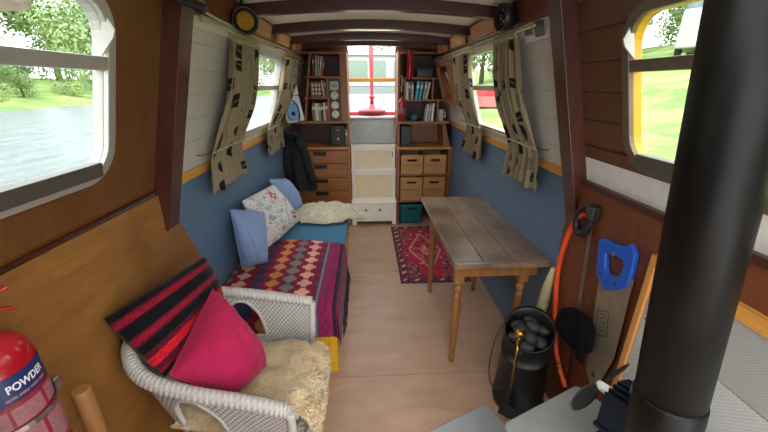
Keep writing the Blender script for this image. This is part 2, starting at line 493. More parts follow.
# honey plywood sheet on the near left lower side, its aft edge cut on the slant
mb = MB(); mb.prism([(YF, 0), (1.98, 0), (1.84, .39), (1.68, .74), (1.54, 1.02), (1.47, 1.19), (YF, 1.21)], -.88, -.868, lambda a, b, d: V(d, a, b))
struct(mb.build('wall_left_plywood', MT['ply']))
mb = MB(); mb.box(-.885, -.866, YF, 1.44, 1.204, 1.212); struct(mb.build('trim_9', MT['post']))
# red brown board on the near right lower side with a capping strip
mb = MB(); mb.box(.985, 1.0, YF, 1.55, 0, 1.215); struct(mb.build('wall_right_board', MT['tool_board']))
mb = MB(); mb.box(.972, 1.0, YF, 1.50, 1.198, 1.222, bev=.004); struct(mb.build('trim_10', MT['post']))
# tiled fire surround on the right
def slab(name, y0, y1, z0, z1, x0, x1, m):
    b = MB(); b.box(x0, x1, y0, y1, z0, z1, bev=.002); return struct(b.build(name, m))
slab('wall_right_tiles', YF, .975, 0, .845, .972, .985, MT['tile_low'])
slab('wall_right_upper_tiles', YF, .975, .848, 1.045, .974, .985, MT['tile_high'])
slab('trim_11', YF, 1.0, 1.045, 1.085, .962, .985, MT['pine'])
slab('trim_12', .976, 1.0, .0, 1.045, .962, .985, MT['pine_z'])
# gunwale strips
mb = MB(); mb.box(-.88, -.862, 1.50, YB, 1.185, 1.228, bev=.004); struct(mb.build('trim_1', MT['pine']))
mb = MB(); mb.box(.982, 1.0, 1.56, YB, 1.188, 1.231, bev=.004); struct(mb.build('trim_2', MT['pine']))
# posts
def post(name, W, y0, y1, z0, d, sgn):
    b = MB()
    a = [W(y0, 1.21, -.01), W(y1, 1.21, -.01), W(y1, 1.21, d), W(y0, 1.21, d)]
    t = [W(y0, ZT, -.01), W(y1, ZT, -.01), W(y1, ZT, d), W(y0, ZT, d)]
    lo = [W(y0, z0, -.01), W(y1, z0, -.01), W(y1, z0, d), W(y0, z0, d)]
    b.ring([lo, a, t], smooth=False)
    o = b.build(name, MT['post'], bevel=.003); return struct(o)
post('trim_3', LW, 1.42, 1.51, 1.03, .07, 1)
post('trim_4', RW, 1.47, 1.565, 1.0, .065, -1)
# floor sheets
mb = MB(); mb.box(-.93, 1.05, -1.6, 1.583, -.03, 0); mb.box(-.93, 1.05, 1.587, 2.80, -.03, 0); mb.box(-.93, 1.05, 2.804, 4.4, -.03, 0)
mb.box(-.93, 1.05, -1.6, 4.4, -.06, -.031)
struct(mb.build('floor', MT['floor']))
# ceiling and beams
def zc(x): return 2.060 - .078*(x-.06)**2
def ceil_piece(name, x0, x1, y0, y1):
    b = MB(); n = 16; rings = []
    for i in range(n+1):
        x = x0 + (x1-x0)*i/n
        rings.append([V(x, y0, zc(x)), V(x, y1, zc(x)), V(x, y1, zc(x)+.03), V(x, y0, zc(x)+.03)])
    b.ring(rings, smooth=False); return struct(b.build(name, MT['ceiling']))
mb = MB(); mb.box(-.93, -.05, -.21, -.16, 0, 2.06); struct(mb.build('wall_front_added', MT['brown_panel']))     # unseen bulkhead added to cut light on the near left; doorway stays open
ceil_piece('ceiling', -.72, .84, .55, 2.858)
ceil_piece('ceiling_rear', -.72, .84, 3.242, 3.99)
ceil_piece('ceiling_beside_added_skylight', -.72, -.422, 2.858, 3.242); ceil_piece('ceiling_right_of_added_skylight', .562, .84, 2.858, 3.242)  # ceiling strips left around the added skylight
ceil_piece('ceiling_near_left', -.72, -.18, -.2, .55)      # either side of an unseen roof opening added to light the near end
ceil_piece('ceiling_near_right', .42, .84, -.2, .55)
ceil_piece('ceiling_left', -.72, -.19, 3.99, 4.42)
ceil_piece('ceiling_right', .36, .84, 3.99, 4.42)
k = 5
for y in (1.48, 2.14, 2.80, 3.44, 3.92):
    b = MB(); n = 16; rings = []
    for i in range(n+1):
        x = -.69 + 1.5*i/n
        z0 = 2.0 - .075*(x-.06)**2; z1 = zc(x)
        rings.append([V(x, y, z0), V(x, y+.062, z0), V(x, y+.062, z1), V(x, y, z1)])
    b.ring(rings, smooth=False)
    struct(b.build('trim_%d' % k, MT['beam'], bevel=.004)); k += 1 if k != 8 else 5
# cornice boards and pale blocks between the beams
k = 20
for W, sg in ((LW, 1), (RW, -1)):
    b = MB()
    for (ya, yb, z0, d, m) in ((YF, 4.4, 1.905, .018, 'cornice'),):
        p = [[W(ya, z0, 0), W(ya, z0, d), W(ya, ZT, d), W(ya, ZT, 0)], [W(yb, z0, 0), W(yb, z0, d), W(yb, ZT, d), W(yb, ZT, 0)]]
        b.ring(p, smooth=False)
    struct(b.build('trim_%d' % k, MT['cornice'] if sg > 0 else MT['cornice'])); k += 1
    for i, (ya, yb) in enumerate(((2.25, 2.66), (2.92, 3.28), (3.53, 3.86))):
        b = MB(); p = []
        for y in (ya, yb):
            p.append([W(y, 1.915, .02), W(y, 1.915, .055), W(y, 1.995, .055), W(y, 1.995, .02)])
        b.ring(p, smooth=False); struct(b.build('trim_%d' % k, MT['noggin'], bevel=.006)); k += 1
    # pale batten under the cornice that carries the curtain rod
    b = MB(); p = [[W(y, 1.845, 0), W(y, 1.845, .022), W(y, 1.895, .022), W(y, 1.895, 0)] for y in (1.53, 4.38)]
    b.ring(p, smooth=False); struct(b.build('trim_%d' % k, MT['white_paint'])); k += 1

# stern bulkhead with the companionway opening
mb = MB()
mb.box(-.93, -.185, 4.36, 4.42, 0, 2.05); mb.box(.36, 1.05, 4.36, 4.42, 0, 2.05); mb.box(-.185, .36, 4.36, 4.42, 0, .95)
struct(mb.build('wall_back', MT['cab_dark']))

# ------------------------------------------------------------------ windows
def window(name, W, key, fl, r, mat_f, mat_r, div, hop=False, pane_y=True):
    y0, y1, z0, z1, _ = WIN[key]
    root = sroot(name, W((y0+y1)/2, z0, 0))
    def ringpart(nm, o, i, d0, d1, m, par):
        b = MB()
        lo = [[W(p[0], p[1], d0) for p in o], [W(p[0], p[1], d1) for p in o], [W(p[0], p[1], d1) for p in i], [W(p[0], p[1], d0) for p in i]]
        b.ring(lo, smooth=False, loop=True)
        return b.build(nm, m, par, bevel=.003)
    out = rrect(y0-fl, y1+fl, z0-fl*.8, z1+fl*.8, r+fl)
    inn = rrect(y0+.018, y1-.018, z0+.018, z1-.018, r-.01)
    f = ringpart('window_frame', out, inn, -.002, .014, mat_f, root)
    ringpart('window_reveal', rrect(y0, y1, z0, z1, r), inn, -.034, -.002, mat_r, root)
    b = MB()
    zd = div
    p = [[W(y, zd-.018, -.022), W(y, zd-.018, .012), W(y, zd+.018, .012), W(y, zd+.018, -.022)] for y in (y0+.012, y1-.012)]
    b.ring(p, smooth=False); b.build('glazing_bar', mat_f, root, bevel=.003)
    g = [p for p in rrect(y0+.016, y1-.016, z0+.016, z1-.016, r-.012)]
    b = MB(); b.prism(g, -.022, -.018, lambda a, c, d: W(a, c, d)); b.build('pane', MT['glass'], root)
    if hop:
        # triangular draught wings of the inward tilting top light
        for y in (y1-.028, y0+.028):
            b = MB()
            tri = [W(y, zd+.02, .0), W(y, z1-.03, .0), W(y, z1-.085, .036), W(y, z1-.105, .032)]
            tri2 = [p + V(0, .006, 0) for p in tri]
            b.ring([tri, tri2], smooth=False); b.build('vent_wing', MT['white_reveal'], root)
        b = MB()
        b.ring([[W(y, z0+.008, -.02), W(y, z0+.008, .02), W(y, z0+.052, .016), W(y, z0+.052, -.02)] for y in (y0+.02, y1-.05)], smooth=False)
        b.build('draught_strip', MT['dark_strip'], root, bevel=.002)
    return root
sky = sroot('window_added_skylight', (.06, 3.05, 2.1))          # unseen skylight added between the beams to brighten the stern end
mb = MB()
for a in ((-.42, -.40, 2.86, 3.24), (.54, .56, 2.86, 3.24), (-.40, .54, 2.86, 2.88), (-.40, .54, 3.22, 3.24)): mb.box(*a, 2.044, 2.13)
mb.build('window_frame', MT['ceiling'], sky)
mb = MB(); mb.box(-.42, .56, 2.86, 3.24, 2.131, 2.135); mb.build('pane', MT['glass'], sky)
window('window_1', LW, 'L1', .014, .10, MT['alu'], MT['white_reveal'], 1.678, True)
window('window_2', LW, 'L2', .02, .08, MT['white_reveal'], MT['white_reveal'], 1.60)
window('window_3', RW, 'R1', .016, .10, MT['alu_dark'], MT['yellow'], 1.678, True)
window('window_4', RW, 'R2', .02, .08, MT['alu'], MT['white_reveal'], 1.60)

# ------------------------------------------------------------------ stern steps
st = thing('cabin_steps', 'cream painted stern steps of three boxes under the open hatch', 'steps', (.09, 4.0, 0))
def step(x0, x1, y0, y1, z0, z1, legs, panel_in):
    b = MB()
    b.box(x0, x1, y0-.012, y1, z1-.028, z1, bev=.004)
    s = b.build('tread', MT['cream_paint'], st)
    b = MB()
    b.box(x0+.004, x1-.004, y0, y1, z0+(.045 if legs else 0), z1-.028, bev=.003)
    if legs:
        for x in (x0+.004, x1-.054): b.box(x, x+.05, y0-.004, y1, z0, z1-.028, bev=.003)
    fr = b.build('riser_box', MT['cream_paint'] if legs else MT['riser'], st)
    if panel_in:
        for (a, c, d, e) in ((x0+.004, x0+.05, z0, z1-.028), (x1-.05, x1-.004, z0, z1-.028), (x0+.05, x1-.05, z1-.07, z1-.028)):
            bb = MB(); bb.box(a, c, y0-.01, y0, d, e, bev=.002); bb.build('stile', MT['cream_paint'], st)
    return fr
r1 = step(-.185, .36, 3.97, 4.355, 0, .295, True, False)
r2 = step(-.185, .362, 4.17, 4.355, .296, .65, False, True)
r3 = step(-.185, .362, 4.25, 4.355, .651, .945, False, True)
for (x, z) in ((-.01, .19), (.16, .19)):
    b = MB(); b.lathe([(0, 0), (.014, 0), (.014, .004), (.004, .008), (0, .008)], (x, 3.97, z), 12, mat=Matrix.Rotation(PI/2, 4, 'X')); b.build('finger_hole', MT['dark_strip'], st)
for (y, z) in ((3.97, .075), (4.17, .335), (4.25, .69)):
    b = MB(); b.ell((.09, y-.004, z), (.006, .008, .006)); b.build('peg_knob', MT['brass'], st)
b = MB(); b.box(.318, .328, 4.232, 4.245, .79, .85, bev=.002); b.build('latch', MT['dark_strip'], st)
mp = thing('metal_step_plate', 'dull metal sheet facing the topmost step below the hatch', 'plate', (.085, 4.28, .95))
b = MB(); b.box(-.18, .355, 4.28, 4.34, .948, 1.235, bev=.006); b.build('sheet', MT['zinc'], mp)
b = MB(); b.box(-.185, .36, 4.262, 4.36, 1.236, 1.262, bev=.004); b.build('sill_strip', MT['zinc'], mp)
for x in (-.15, .325):
    for z in (.985, 1.2):
        b = MB(); b.ell((x, 4.279, z), (.006, .004, .006)); b.build('screw', MT['steel'], mp)

# ------------------------------------------------------------------ left drawer unit
du = thing('drawer_unit', 'brown wooden chest of four drawers left of the cream steps', 'drawers', (-.46, 4.15, 0))
b = MB()
b.box(-.86, -.84, 3.99, 4.355, 0, .935); b.box(-.215, -.19, 3.975, 4.355, 0, .935); b.box(-.84, -.215, 4.335, 4.355, 0, .935); b.box(-.84, -.215, 3.99, 4.335, 0, .10)
b.box(-.84, -.215, 3.995, 4.03, .935-.012, .935)
b.build('carcass', MT['cab'], du, bevel=.002)
b = MB(); b.box(-.872, -.186, 3.95, 4.355, .935, .965, bev=.006); b.build('worktop', MT['worktop'], du)
zs = [.105, .285, .450, .605, .772, .925]
for i in range(1, 5):
    z0, z1 = zs[i]+.004, zs[i+1]-.004
    x0, x1 = -.836, -.218
    b = MB()
    hw, hx, hz = .075, -.53, z1-.03
    fr = MB()
    for (a, c, d, e) in ((x0, hx-hw, z0, z1), (hx+hw, x1, z0, z1), (hx-hw, hx+hw, z0, hz-.030), (hx-hw, hx+hw, hz+.014, z1)):
        fr.box(a, c, 3.968, 3.99, d, e)
    d_ = fr.build('drawer', MT['cab'], du)
    b.box(x0+.01, x1-.01, 3.998, 4.30, z0, z1-.01)
    b.build('drawer_box', MT['black'], d_)  # drawer body coloured black to put recess shade behind the finger slot
    b = MB(); b.box(hx-hw-.006, hx+hw+.006, 3.962, 3.970, hz+.013, hz+.019, bev=.002); b.build('finger_rail', MT['cab_dark'], d_)
b = MB(); b.box(-.836, -.218, 3.968, 3.99, .109, .281); b.build('plinth_panel', MT['cab'], du)

# ------------------------------------------------------------------ left bookcase
YS0, YS1 = 3.98, 4.355
bc = thing('bookcase', 'dark wooden cubbyhole bookcase left of the hatch above the drawers', 'bookcase', (-.42, 4.15, .966))
def bx(par, nm, m, *a, bev=.002):
    b = MB(); b.box(*a); return b.build(nm, m, par, bevel=bev)
bx(bc, 'shelf', MT['cab'], -.80, -.186, YS0, YS1, 1.222, 1.245)
bx(bc, 'shelf', MT['cab'], -.66, -.40, YS0, YS1, 1.478, 1.496)
bx(bc, 'shelf', MT['cab'], -.63, -.262, YS0, YS1, 1.690, 1.708)
bx(bc, 'top_board', MT['cab'], -.66, -.186, YS0, YS1, 1.925, 1.945)
bx(bc, 'upright', MT['cab'], -.408, -.392, YS0, YS1, 1.246, 1.689)
bx(bc, 'upright', MT['cab_z'], -.262, -.186, YS0, YS0+.03, 1.246, 1.924)
bx(bc, 'upright', MT['cab_z'], -.206, -.186, YS0+.03, YS1, 1.246, 1.924)
bx(bc, 'upright', MT['cab_z'], -.206, -.186, YS0, YS1, .966, 1.221)
b = MB(); b.prism([(-.655, 1.246), (-.675, 1.246), (-.575+.0, 1.924), (-.555, 1.924)], YS0, YS1, lambda a, c, d: V(a, d, c)); b.build('side_board', MT['cab'], bc)
bx(bc, 'dial_board', MT['cab_dark'], -.391, -.263, YS0+.004, YS0+.02, 1.246, 1.689)
bx(bc, 'back_board', MT['cab_dark'], -.80, -.207, 4.33, 4.355, .966, 1.221)
for i, (z, sq) in enumerate(((1.615, True), (1.515, False), (1.415, False), (1.32, False))):
    b = MB()
    if sq:
        b.prism(rrect(-.372, -.282, z-.045, z+.045, .012), YS0-.012, YS0+.003, lambda a, c, d: V(a, d, c)); o = b.build('square_clock', MT['dial_green'], bc, bevel=.003)
        b = MB(); b.prism(rrect(-.355, -.299, z-.02, z+.02, .006), YS0-.015, YS0-.0125, lambda a, c, d: V(a, d, c)); b.build('clock_display', MT['lcd'], o)
    else:
        b.lathe([(0,0), (.042, 0), (.042, .012), (.036, .016), (.036, .012), (0, .012)], (-.327, YS0+.003, z), 24, mat=Matrix.Rotation(PI/2, 4, 'X')); o = b.build('round_gauge', MT['dial'], bc)
        b = MB(); b.box(-.329, -.325, YS0-.0115, YS0-.0098, z-.004, z+.026); b.build('gauge_needle', MT['black'], o)

def book(x, z, w, h, d, c, label, lean=0., grp=None, y=None, cat='book'):
    """x = left lower edge"""
    y = (YS0 + .03) if y is None else y
    key = 'book cover ' + c
    if key not in MT: MT[key] = plain(key, c, .55, var=.08, scale=60)
    b = MB(); t = .0025
    b.box(0, t, 0, d, 0, h, 0); b.box(w-t, w, 0, d, 0, h, 0); b.box(t, w-t, 0, t, 0, h, 0)
    b.box(t, w-t, t, d-.004, .003, h-.004, 1)
    b.box(t*.5, w-t*.5, -.0006, .0003, h*.62, h*.8, 1)
    mt = Matrix.Translation((x, y, z)) @ Matrix.Rotation(lean, 4, 'Y')
    b.v = [mt @ v for v in b.v]
    o = b.build('book' if cat == 'book' else 'box_file', [MT[key], MT['paper']], None, (x, y, z))
    return tag(o, label, cat, grp)
# top cubby: tall magazines leaning, with a red one at the end
for x, w, h, c, ln, lb in ((-.555, .018, .20, '3c3a36', .05, 'dark slim book standing at the left end of the left bookcase top cubby'),
                       (-.530, .016, .205, 'b7ae9b', .09, 'pale magazine leaning second from left in the left bookcase top cubby'),
                       (-.508, .014, .20, '8e9a86', .13, 'grey green magazine leaning third from left in the left bookcase top cubby'),
                       (-.488, .014, .195, 'c8c2b4', .17, 'cream magazine leaning fourth from left in the left bookcase top cubby'),
                       (-.466, .014, .16, 'b5473f', .22, 'red and pale booklet leaning rightmost in the left bookcase top cubby')):
    book(x, 1.712, w, h, .15, c, lb, ln, 'books in the left bookcase')
for x, w, h, c, ln, lb in ((-.452, .014, .17, 'cfc9bb', -.10, 'cream slim book standing right of the framed card in left bookcase'),
                       (-.430, .012, .175, '7c5a40', -.04, 'brown slim book beside the upright in the middle left cubby')):
    book(x, 1.499, w, h, .15, c, lb, ln, 'books in the left bookcase')
for x, w, h, c, lb in ((-.585, .030, .19, '6f6b52', 'olive book leftmost in the lowest cubby of the left bookcase'), (-.552, .034, .185, 'cbc7b4', 'thick cream book second in the lowest left cubby'),
                       (-.515, .024, .18, '7d8f73', 'sage green book in the middle of the lowest left cubby'), (-.488, .020, .19, '303236', 'black slim book third from right in the lowest left cubby'),
                       (-.464, .024, .195, 'b9b2a2', 'pale grey book second from right in the lowest left cubby'), (-.436, .022, .20, '8c4b3a', 'rust coloured book rightmost in the lowest left cubby')):
    book(x, 1.248, w, h, .15, c, lb, 0, 'books in the left bookcase')
fc = thing('framed_card', 'small card with a pale diamond pattern in left bookcase middle cubby', 'card', (-.54, 4.05, 1.497))
b = MB(); b.box(-.59, -.472, 4.05, 4.062, 1.499, 1.655); b.build('card_mount', MT['cab_z'], fc, bevel=.003)
b = MB()
for i in range(3):
    for j in range(3):
        cx, cz = -.531+(i-1)*.036, 1.577+(j-1)*.042
        b.prism([(cx-.014, cz), (cx, cz-.018), (cx+.014, cz), (cx, cz+.018)], 4.0455, 4.0495, lambda a, c, d: V(a, d, c))
b.build('diamond_inlay', MT['paper'], fc)
# black loudspeaker on the left worktop
sp = thing('bookshelf_speaker', 'black two cone loudspeaker on the left worktop under the bookcase', 'speaker', (-.315, 4.08, .966))
b = MB(); b.box(-.395, -.235, 4.03, 4.17, .967, 1.195, bev=.006); b.build('cabinet', MT['black'], sp)
for z, r in ((1.045, .052), (1.145, .030)):
    b = MB(); b.lathe([(0, -.002), (r*.35, 0), (r*.8, -.008), (r*.86, .006), (r, .006), (r, 0), (0, -.004)][::-1], (-.315, 4.03, z), 24, mat=Matrix.Rotation(PI/2, 4, 'X')); b.build('driver', MT['dark_strip'], sp)
    b = MB(); b.ell((-.315, 4.028, z), (r*.35, .008, r*.35)); b.build('dust_cap', MT['steel'], sp)
for x, h, c, lb in ((-.228, .19, '8a8378', 'grey paperback standing upright right of the black loudspeaker'),):
    book(x, .967, .018, h, .13, c, lb, 0, None, 4.02)

# ------------------------------------------------------------------ right shelf unit
su = thing('shelf_unit', 'low wooden shelf unit holding crates right of the cream steps', 'shelves', (.68, 4.15, 0))
for a in ((.366, .39, YS0-.01, YS1, 0, .925),): bx(su, 'side_panel', MT['cab_z'], *a)
bx(su, 'side_panel', MT['cab_z'], .96, .998, YS0-.01, YS1, 0, .925)
bx(su, 'worktop', MT['worktop'], .362, .998, 3.95, YS1, .925, .955, bev=.005)
for z in (.285, .612): bx(su, 'shelf', MT['cab_z'], .39, .96, YS0, 4.33, z, z+.02)
bx(su, 'back_panel', MT['cab_dark'], .39, .96, 4.331, YS1, 0, .925)
cr = thing('wooden_crate', 'pale wooden crate top left in the right shelf unit', 'crate', (.537, 4.1, .633), 'wooden crates with slot handles in the right shelf unit')
def crate(root, w, h, d):
    x0, x1 = .537-w/2, .537+w/2; y0 = 3.985; z0 = .634; t = .012
    hw, hz = .055, z0+h-.065
    b = MB()
    for (a, c, e, f) in ((x0, .537-hw, z0, z0+h), (.537+hw, x1, z0, z0+h), (.537-hw, .537+hw, z0, hz-.014), (.537-hw, .537+hw, hz+.014, z0+h)):
        b.box(a, c, y0, y0+t, e, f)
    b.build('front_panel', MT['crate'], root)
    b = MB(); b.box(x0, x0+t, y0+t, y0+d, z0, z0+h); b.box(x1-t, x1, y0+t, y0+d, z0, z0+h); b.box(x0+t, x1-t, y0+d-t, y0+d, z0, z0+h); b.box(x0+t, x1-t, y0+t, y0+d-t, z0, z0+t)
    b.build('box_body', MT['crate'], root)
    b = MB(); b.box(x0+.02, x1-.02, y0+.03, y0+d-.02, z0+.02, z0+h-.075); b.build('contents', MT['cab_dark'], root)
    b = MB(); b.box(x0+.004, x1-.004, y0-.003, y0, z0+h*.47, z0+h*.47+.003); b.build('plank_seam', MT['cab_dark'], root)
crate(cr, .262, .225, .30)
copy_tree(cr, (.812, 4.1, .633), 'pale wooden crate top right in the right shelf unit')
cr2 = thing('wooden_crate', 'taller pale wooden crate bottom left in the right shelf unit', 'crate', (.537, 4.1, .633), 'wooden crates with slot handles in the right shelf unit')
crate(cr2, .265, .285, .30); cr2.location = (.537, 4.1, .306)
copy_tree(cr2, (.812, 4.1, .306), 'taller pale wooden crate bottom right in the right shelf unit')
tb = thing('storage_bin', 'teal plastic storage bin on the floor under the right shelf unit', 'bin', (.54, 4.1, 0))
rings = []
for z, g in ((.004, .88), (.03, .92), (.22, 1.0), (.235, 1.05), (.25, 1.05)):
    rings.append([V(.545 + (p[0])*g, 4.09 + p[1]*g, z) for p in rrect(-.145, .145, -.105, .105, .03)])
for z, g in ((.25, .98), (.03, .87)):
    rings.append([V(.545 + (p[0])*g, 4.09 + p[1]*g, z) for p in rrect(-.145, .145, -.105, .105, .03)])
b = MB(); b.ring(rings); b.build('tub', MT['teal_bin'], tb)
b = MB(); b.prism(rrect(.49, .60, .185, .212, .012), 3.976, 3.984, lambda a, c, d: V(a, d, c)); b.build('handle_slot', MT['black'], tb)
# upper right cubbies
ub = thing('bookcase', 'dark wooden cubbyhole bookcase right of the hatch above the crates', 'bookcase', (.64, 4.15, .956))
bx(ub, 'shelf', MT['cab'], .362, .95, YS0, YS1, 1.212, 1.235)
bx(ub, 'shelf', MT['cab'], .43, .87, YS0, YS1, 1.455, 1.472)
bx(ub, 'shelf', MT['cab'], .43, .82, YS0, YS1, 1.682, 1.698)
bx(ub, 'top_board', MT['cab'], .40, .83, YS0, YS1, 1.93, 1.947)
bx(ub, 'upright', MT['cab_z'], .362, .385, YS0+.06, YS1, 1.236, 1.96)
bx(ub, 'upright', MT['cab_z'], .43, .446, YS0, YS1, 1.236, 1.681)
bx(ub, 'upright', MT['cab_z'], .506, .52, YS0, YS1, 1.699, 1.929)
bx(ub, 'upright', MT['cab_z'], .735, .75, YS0, YS1, 1.473, 1.681)
bx(ub, 'upright', MT['cab_z'], .80, .815, YS0, YS1, 1.236, 1.454)
bx(ub, 'upright', MT['cab_z'], .362, .385, YS0, YS1, .956, 1.211)
bx(ub, 'back_board', MT['cab_z'], .386, .90, 4.33, YS1, .956, 1.211)
b = MB(); b.prism([(.90, .956), (.975, .956), (.90, 1.211), (.875, 1.211)], YS0, YS1, lambda a, c, d: V(a, d, c)); b.build('side_board', MT['cab_z'], ub)
for x, w, h, c, ln, lb in ((.452, .026, .175, 'd8d4c8', 0, 'white book leftmost in the middle right cubby'), (.482, .020, .18, '6e4a3a', 0, 'brown book second in the middle right cubby'),
                       (.512, .022, .175, 'b9aa98', 0, 'beige book left of the teal books in the middle right cubby'), (.552, .030, .19, '2a9aa8', .12, 'left teal book leaning in the middle right cubby'),
                       (.592, .026, .185, '2f8ea0', .14, 'right teal book leaning in the middle right cubby'), (.636, .024, .185, '9a958c', .16, 'grey book leaning right of the teal books in the right bookcase'),
                       (.668, .018, .18, 'c9c3b8', .2, 'pale slim book leaning rightmost in the middle right cubby')):
    book(x, 1.475, w, h, .15, c, lb, ln, 'books in the right bookcase')
for x, w, h, c, ln, lb in ((.672, .020, .185, 'cdc8bc', .14, 'white book leaning leftmost of three in the lowest right cubby'), (.705, .020, .19, 'a9a498', .12, 'grey book leaning in the middle of three in the lowest right cubby'),
                       (.742, .022, .195, 'd9d5cc', .08, 'white book leaning rightmost of three in the lowest right cubby')):
    book(x, 1.238, w, h, .15, c, lb, ln, 'books in the right bookcase')
b = MB(); b.ell((.555, 4.06, 1.278), (.05, .04, .04)); b.lathe([(.03, 0), (.034, .004), (.02, .01), (.02, .02)], (.555, 4.06, 1.2355), 16)
tag(b.build('teal_pot', MT['teal_bin'], None, (.555, 4.06, 1.236)), 'small rounded teal pot in the lowest right cubby', 'pot')
mug = thing('white_mug', 'white straight sided mug standing beside the lowest right cubby', 'mug', (.858, 4.06, 1.236))
b = MB(); b.lathe([(.028, 0), (.034, .003), (.034, .125), (.030, .125), (.029, .01), (0, .01)], (.856, 4.06, 1.236), 20); b.build('cup', MT['paper'], mug)
b = MB(); b.tube(smooth_path([(.888, 4.06, 1.335), (.91, 4.06, 1.33), (.912, 4.06, 1.29), (.888, 4.06, 1.275)], 4), .005, 8); b.build('handle', MT['paper'], mug)
ds = thing('box_speaker', 'dark navy box speaker on the right worktop under the bookcase', 'speaker', (.46, 4.1, .956))
b = MB(); b.box(.402, .53, 4.02, 4.15, .957, 1.185, bev=.006); b.build('cabinet', MT['fin'], ds)
b = MB(); b.box(.41, .522, 4.014, 4.02, .967, 1.175, bev=.003); b.build('grille', MT['black'], ds)
# dark box on the top right shelf
tbx = thing('storage_tin', 'dark lidded tin on the top shelf of the right bookcase', 'tin', (.65, 4.08, 1.699))
b = MB(); b.box(.57, .74, 4.04, 4.16, 1.699, 1.775, bev=.006); b.build('tin_body', MT['lcd_dark'], tbx)
b = MB(); b.box(.566, .744, 4.036, 4.164, 1.776, 1.79, bev=.004); b.build('lid', MT['dark_strip'], tbx)

# red cloth hanging by the hatch
rc = thing('hanging_flag', 'red and white cloth hanging folded right of the hatch', 'cloth', (.455, 4.0, 1.69))
def flag(u, v):
    return V(.435 + u*.07 + .012*math.sin(v*3), 3.958 + .014*math.sin(u*PI*5) , 1.95 - v*.27)
b = MB(); b.grid(flag, 24, 12, cfn=lambda u, v: lin('d8cfc8') if .45 < u < .6 else lin('a81f2c')); b.build('cloth', MT['pattern'], rc, solid=.003)
b = MB(); b.ell((.47, 3.966, 1.955), (.01, .01, .01)); b.build('hook', MT['brass'], rc)
# small extinguisher
def extinguisher(root, c, r, h, ax=None):
    pass
fx = thing('fire_extinguisher', 'small red fire extinguisher on the post right of the hatch', 'fire extinguisher', (.40, 3.95, 1.25))
b = MB(); b.lathe([(0, 0), (.03, 0), (.036, .008), (.036, .19), (.028, .215), (.012, .225), (.012, .235), (0, .235)], (.40, 3.935, 1.255), 20); b.build('cylinder', MT['red'], fx)
b = MB(); b.lathe([(.0365, .07), (.0368, .072), (.0368, .13), (.0365, .132)], (.40, 3.935, 1.255), 20, caps=False); b.build('label', MT['label_pale'], fx)
b = MB(); b.box(.388, .412, 3.925, 3.945, 1.49, 1.515, bev=.003); b.tube([(.40, 3.935, 1.515), (.385, 3.915, 1.535), (.375, 3.90, 1.54)], .006, 8); b.build('valve', MT['black'], fx)
b = MB(); b.box(.392, .408, 3.968, 3.978, 1.30, 1.46); b.build('bracket', MT['black'], fx)
# hose loop/cord between
b = MB(); b.tube(smooth_path([(.39, 3.97, 1.72), (.41, 3.955, 1.66), (.395, 3.955, 1.60), (.405, 3.96, 1.55)], 6), .007, 8)
tag(b.build('cord_lanyard', MT['cord'], None, (.40, 3.96, 1.6)), 'pale cord dangling above the small red fire extinguisher', 'cord')

# ------------------------------------------------------------------ bed
bed = thing('daybed', 'low daybed along the left wall with teal mattress and yellow end', 'bed', (-.52, 2.4, 0))
bx(bed, 'base_box', MT['pine'], -.875, -.20, 1.64, 3.22, .0, .375)
b = MB()
for a in ((-.875, -.185, 1.612, 1.635, .02, .05), (-.875, -.185, 1.612, 1.635, .34, .375), (-.23, -.185, 1.612, 1.635, .05, .34)): b.box(*a, bev=.003)
b.build('end_frame', MT['yellow'], bed)
bx(bed, 'end_panel', MT['yellow'], -.875, -.185, 1.622, 1.64, .0, .34)
bx(bed, 'front_rail', MT['pine'], -.199, -.18, 1.64, 3.22, .30, .38)
b = MB(); b.box(-.872, -.179, 1.625, 3.23, .381, .485, bev=.025); mt_o = b.build('mattress', MT['mattress'], bed)
b = MB()
b.tube(smooth_path([(-.182, 1.65, .478), (-.182, 2.4, .478), (-.182, 3.2, .478)], 6), .005, 6); b.build('piping', MT['mattress'], mt_o)

# ------------------------------------------------------------------ kilim blanket
CREAM, SAGE, NAVY, OCH, PINKK = lin('d9a08d'), lin('6d7674'), lin('2c2f4e'), lin('c4804a'), lin('d88f86')
def kilim_col(s, y):
    """s: distance from wall in m across the bed (0..), y along boat"""
    base = lin('7e1a32')
    fx_ = .69
    n = noise.noise(V(s*9, y*9, 3))*.12
    if s > fx_-.135:
        q = s - (fx_-.135)
        if q < .012 or .024 < q < .034: c = lin('4a3d4c')
        elif q < .034: c = lin('7f6a74')
        elif q < .108:
            zg = abs(((y*22) % 1) - .5)
            c = lin('4f2a4a') if abs(abs((q-.07)/.036) - zg*1.2) < .10 else lin('8c1c50')
        elif q < .13: c = lin('2b2026')
        else:
            c = lin('6e1a3a') if ((y*30 + q*40) % 1) < .8 else lin('4a3d4c')
    else:
        P = .098
        a = (y - 1.5)/P; bq = (fx_-.165 - s)/P
        ib = math.floor(bq); a += .5*(ib % 2); ia = math.floor(a)
        fa, fb = (a-ia-.5), (bq-ib-.5)
        cross = (abs(fa) < .15 and abs(fb) < .43) or (abs(fb) < .15 and abs(fa) < .43) or (abs(fa) < .27 and abs(fb) < .27)
        if cross:
            seq = [CREAM, SAGE, OCH, NAVY]
            c = seq[(ib + (ia % 2)*0 + (0 if ib else 0)) % 4] if ib else CREAM
        else:
            c = base if ((math.floor(a*2)+math.floor(bq*2)) % 2) else lin('811a34')
    return tuple(max(0, x*(1+n*2)) for x in c[:3]) + (1,)
kil = thing('kilim_blanket', 'dark red woven kilim with rows of crosses draped over the daybed', 'blanket', (-.5, 1.95, .49))
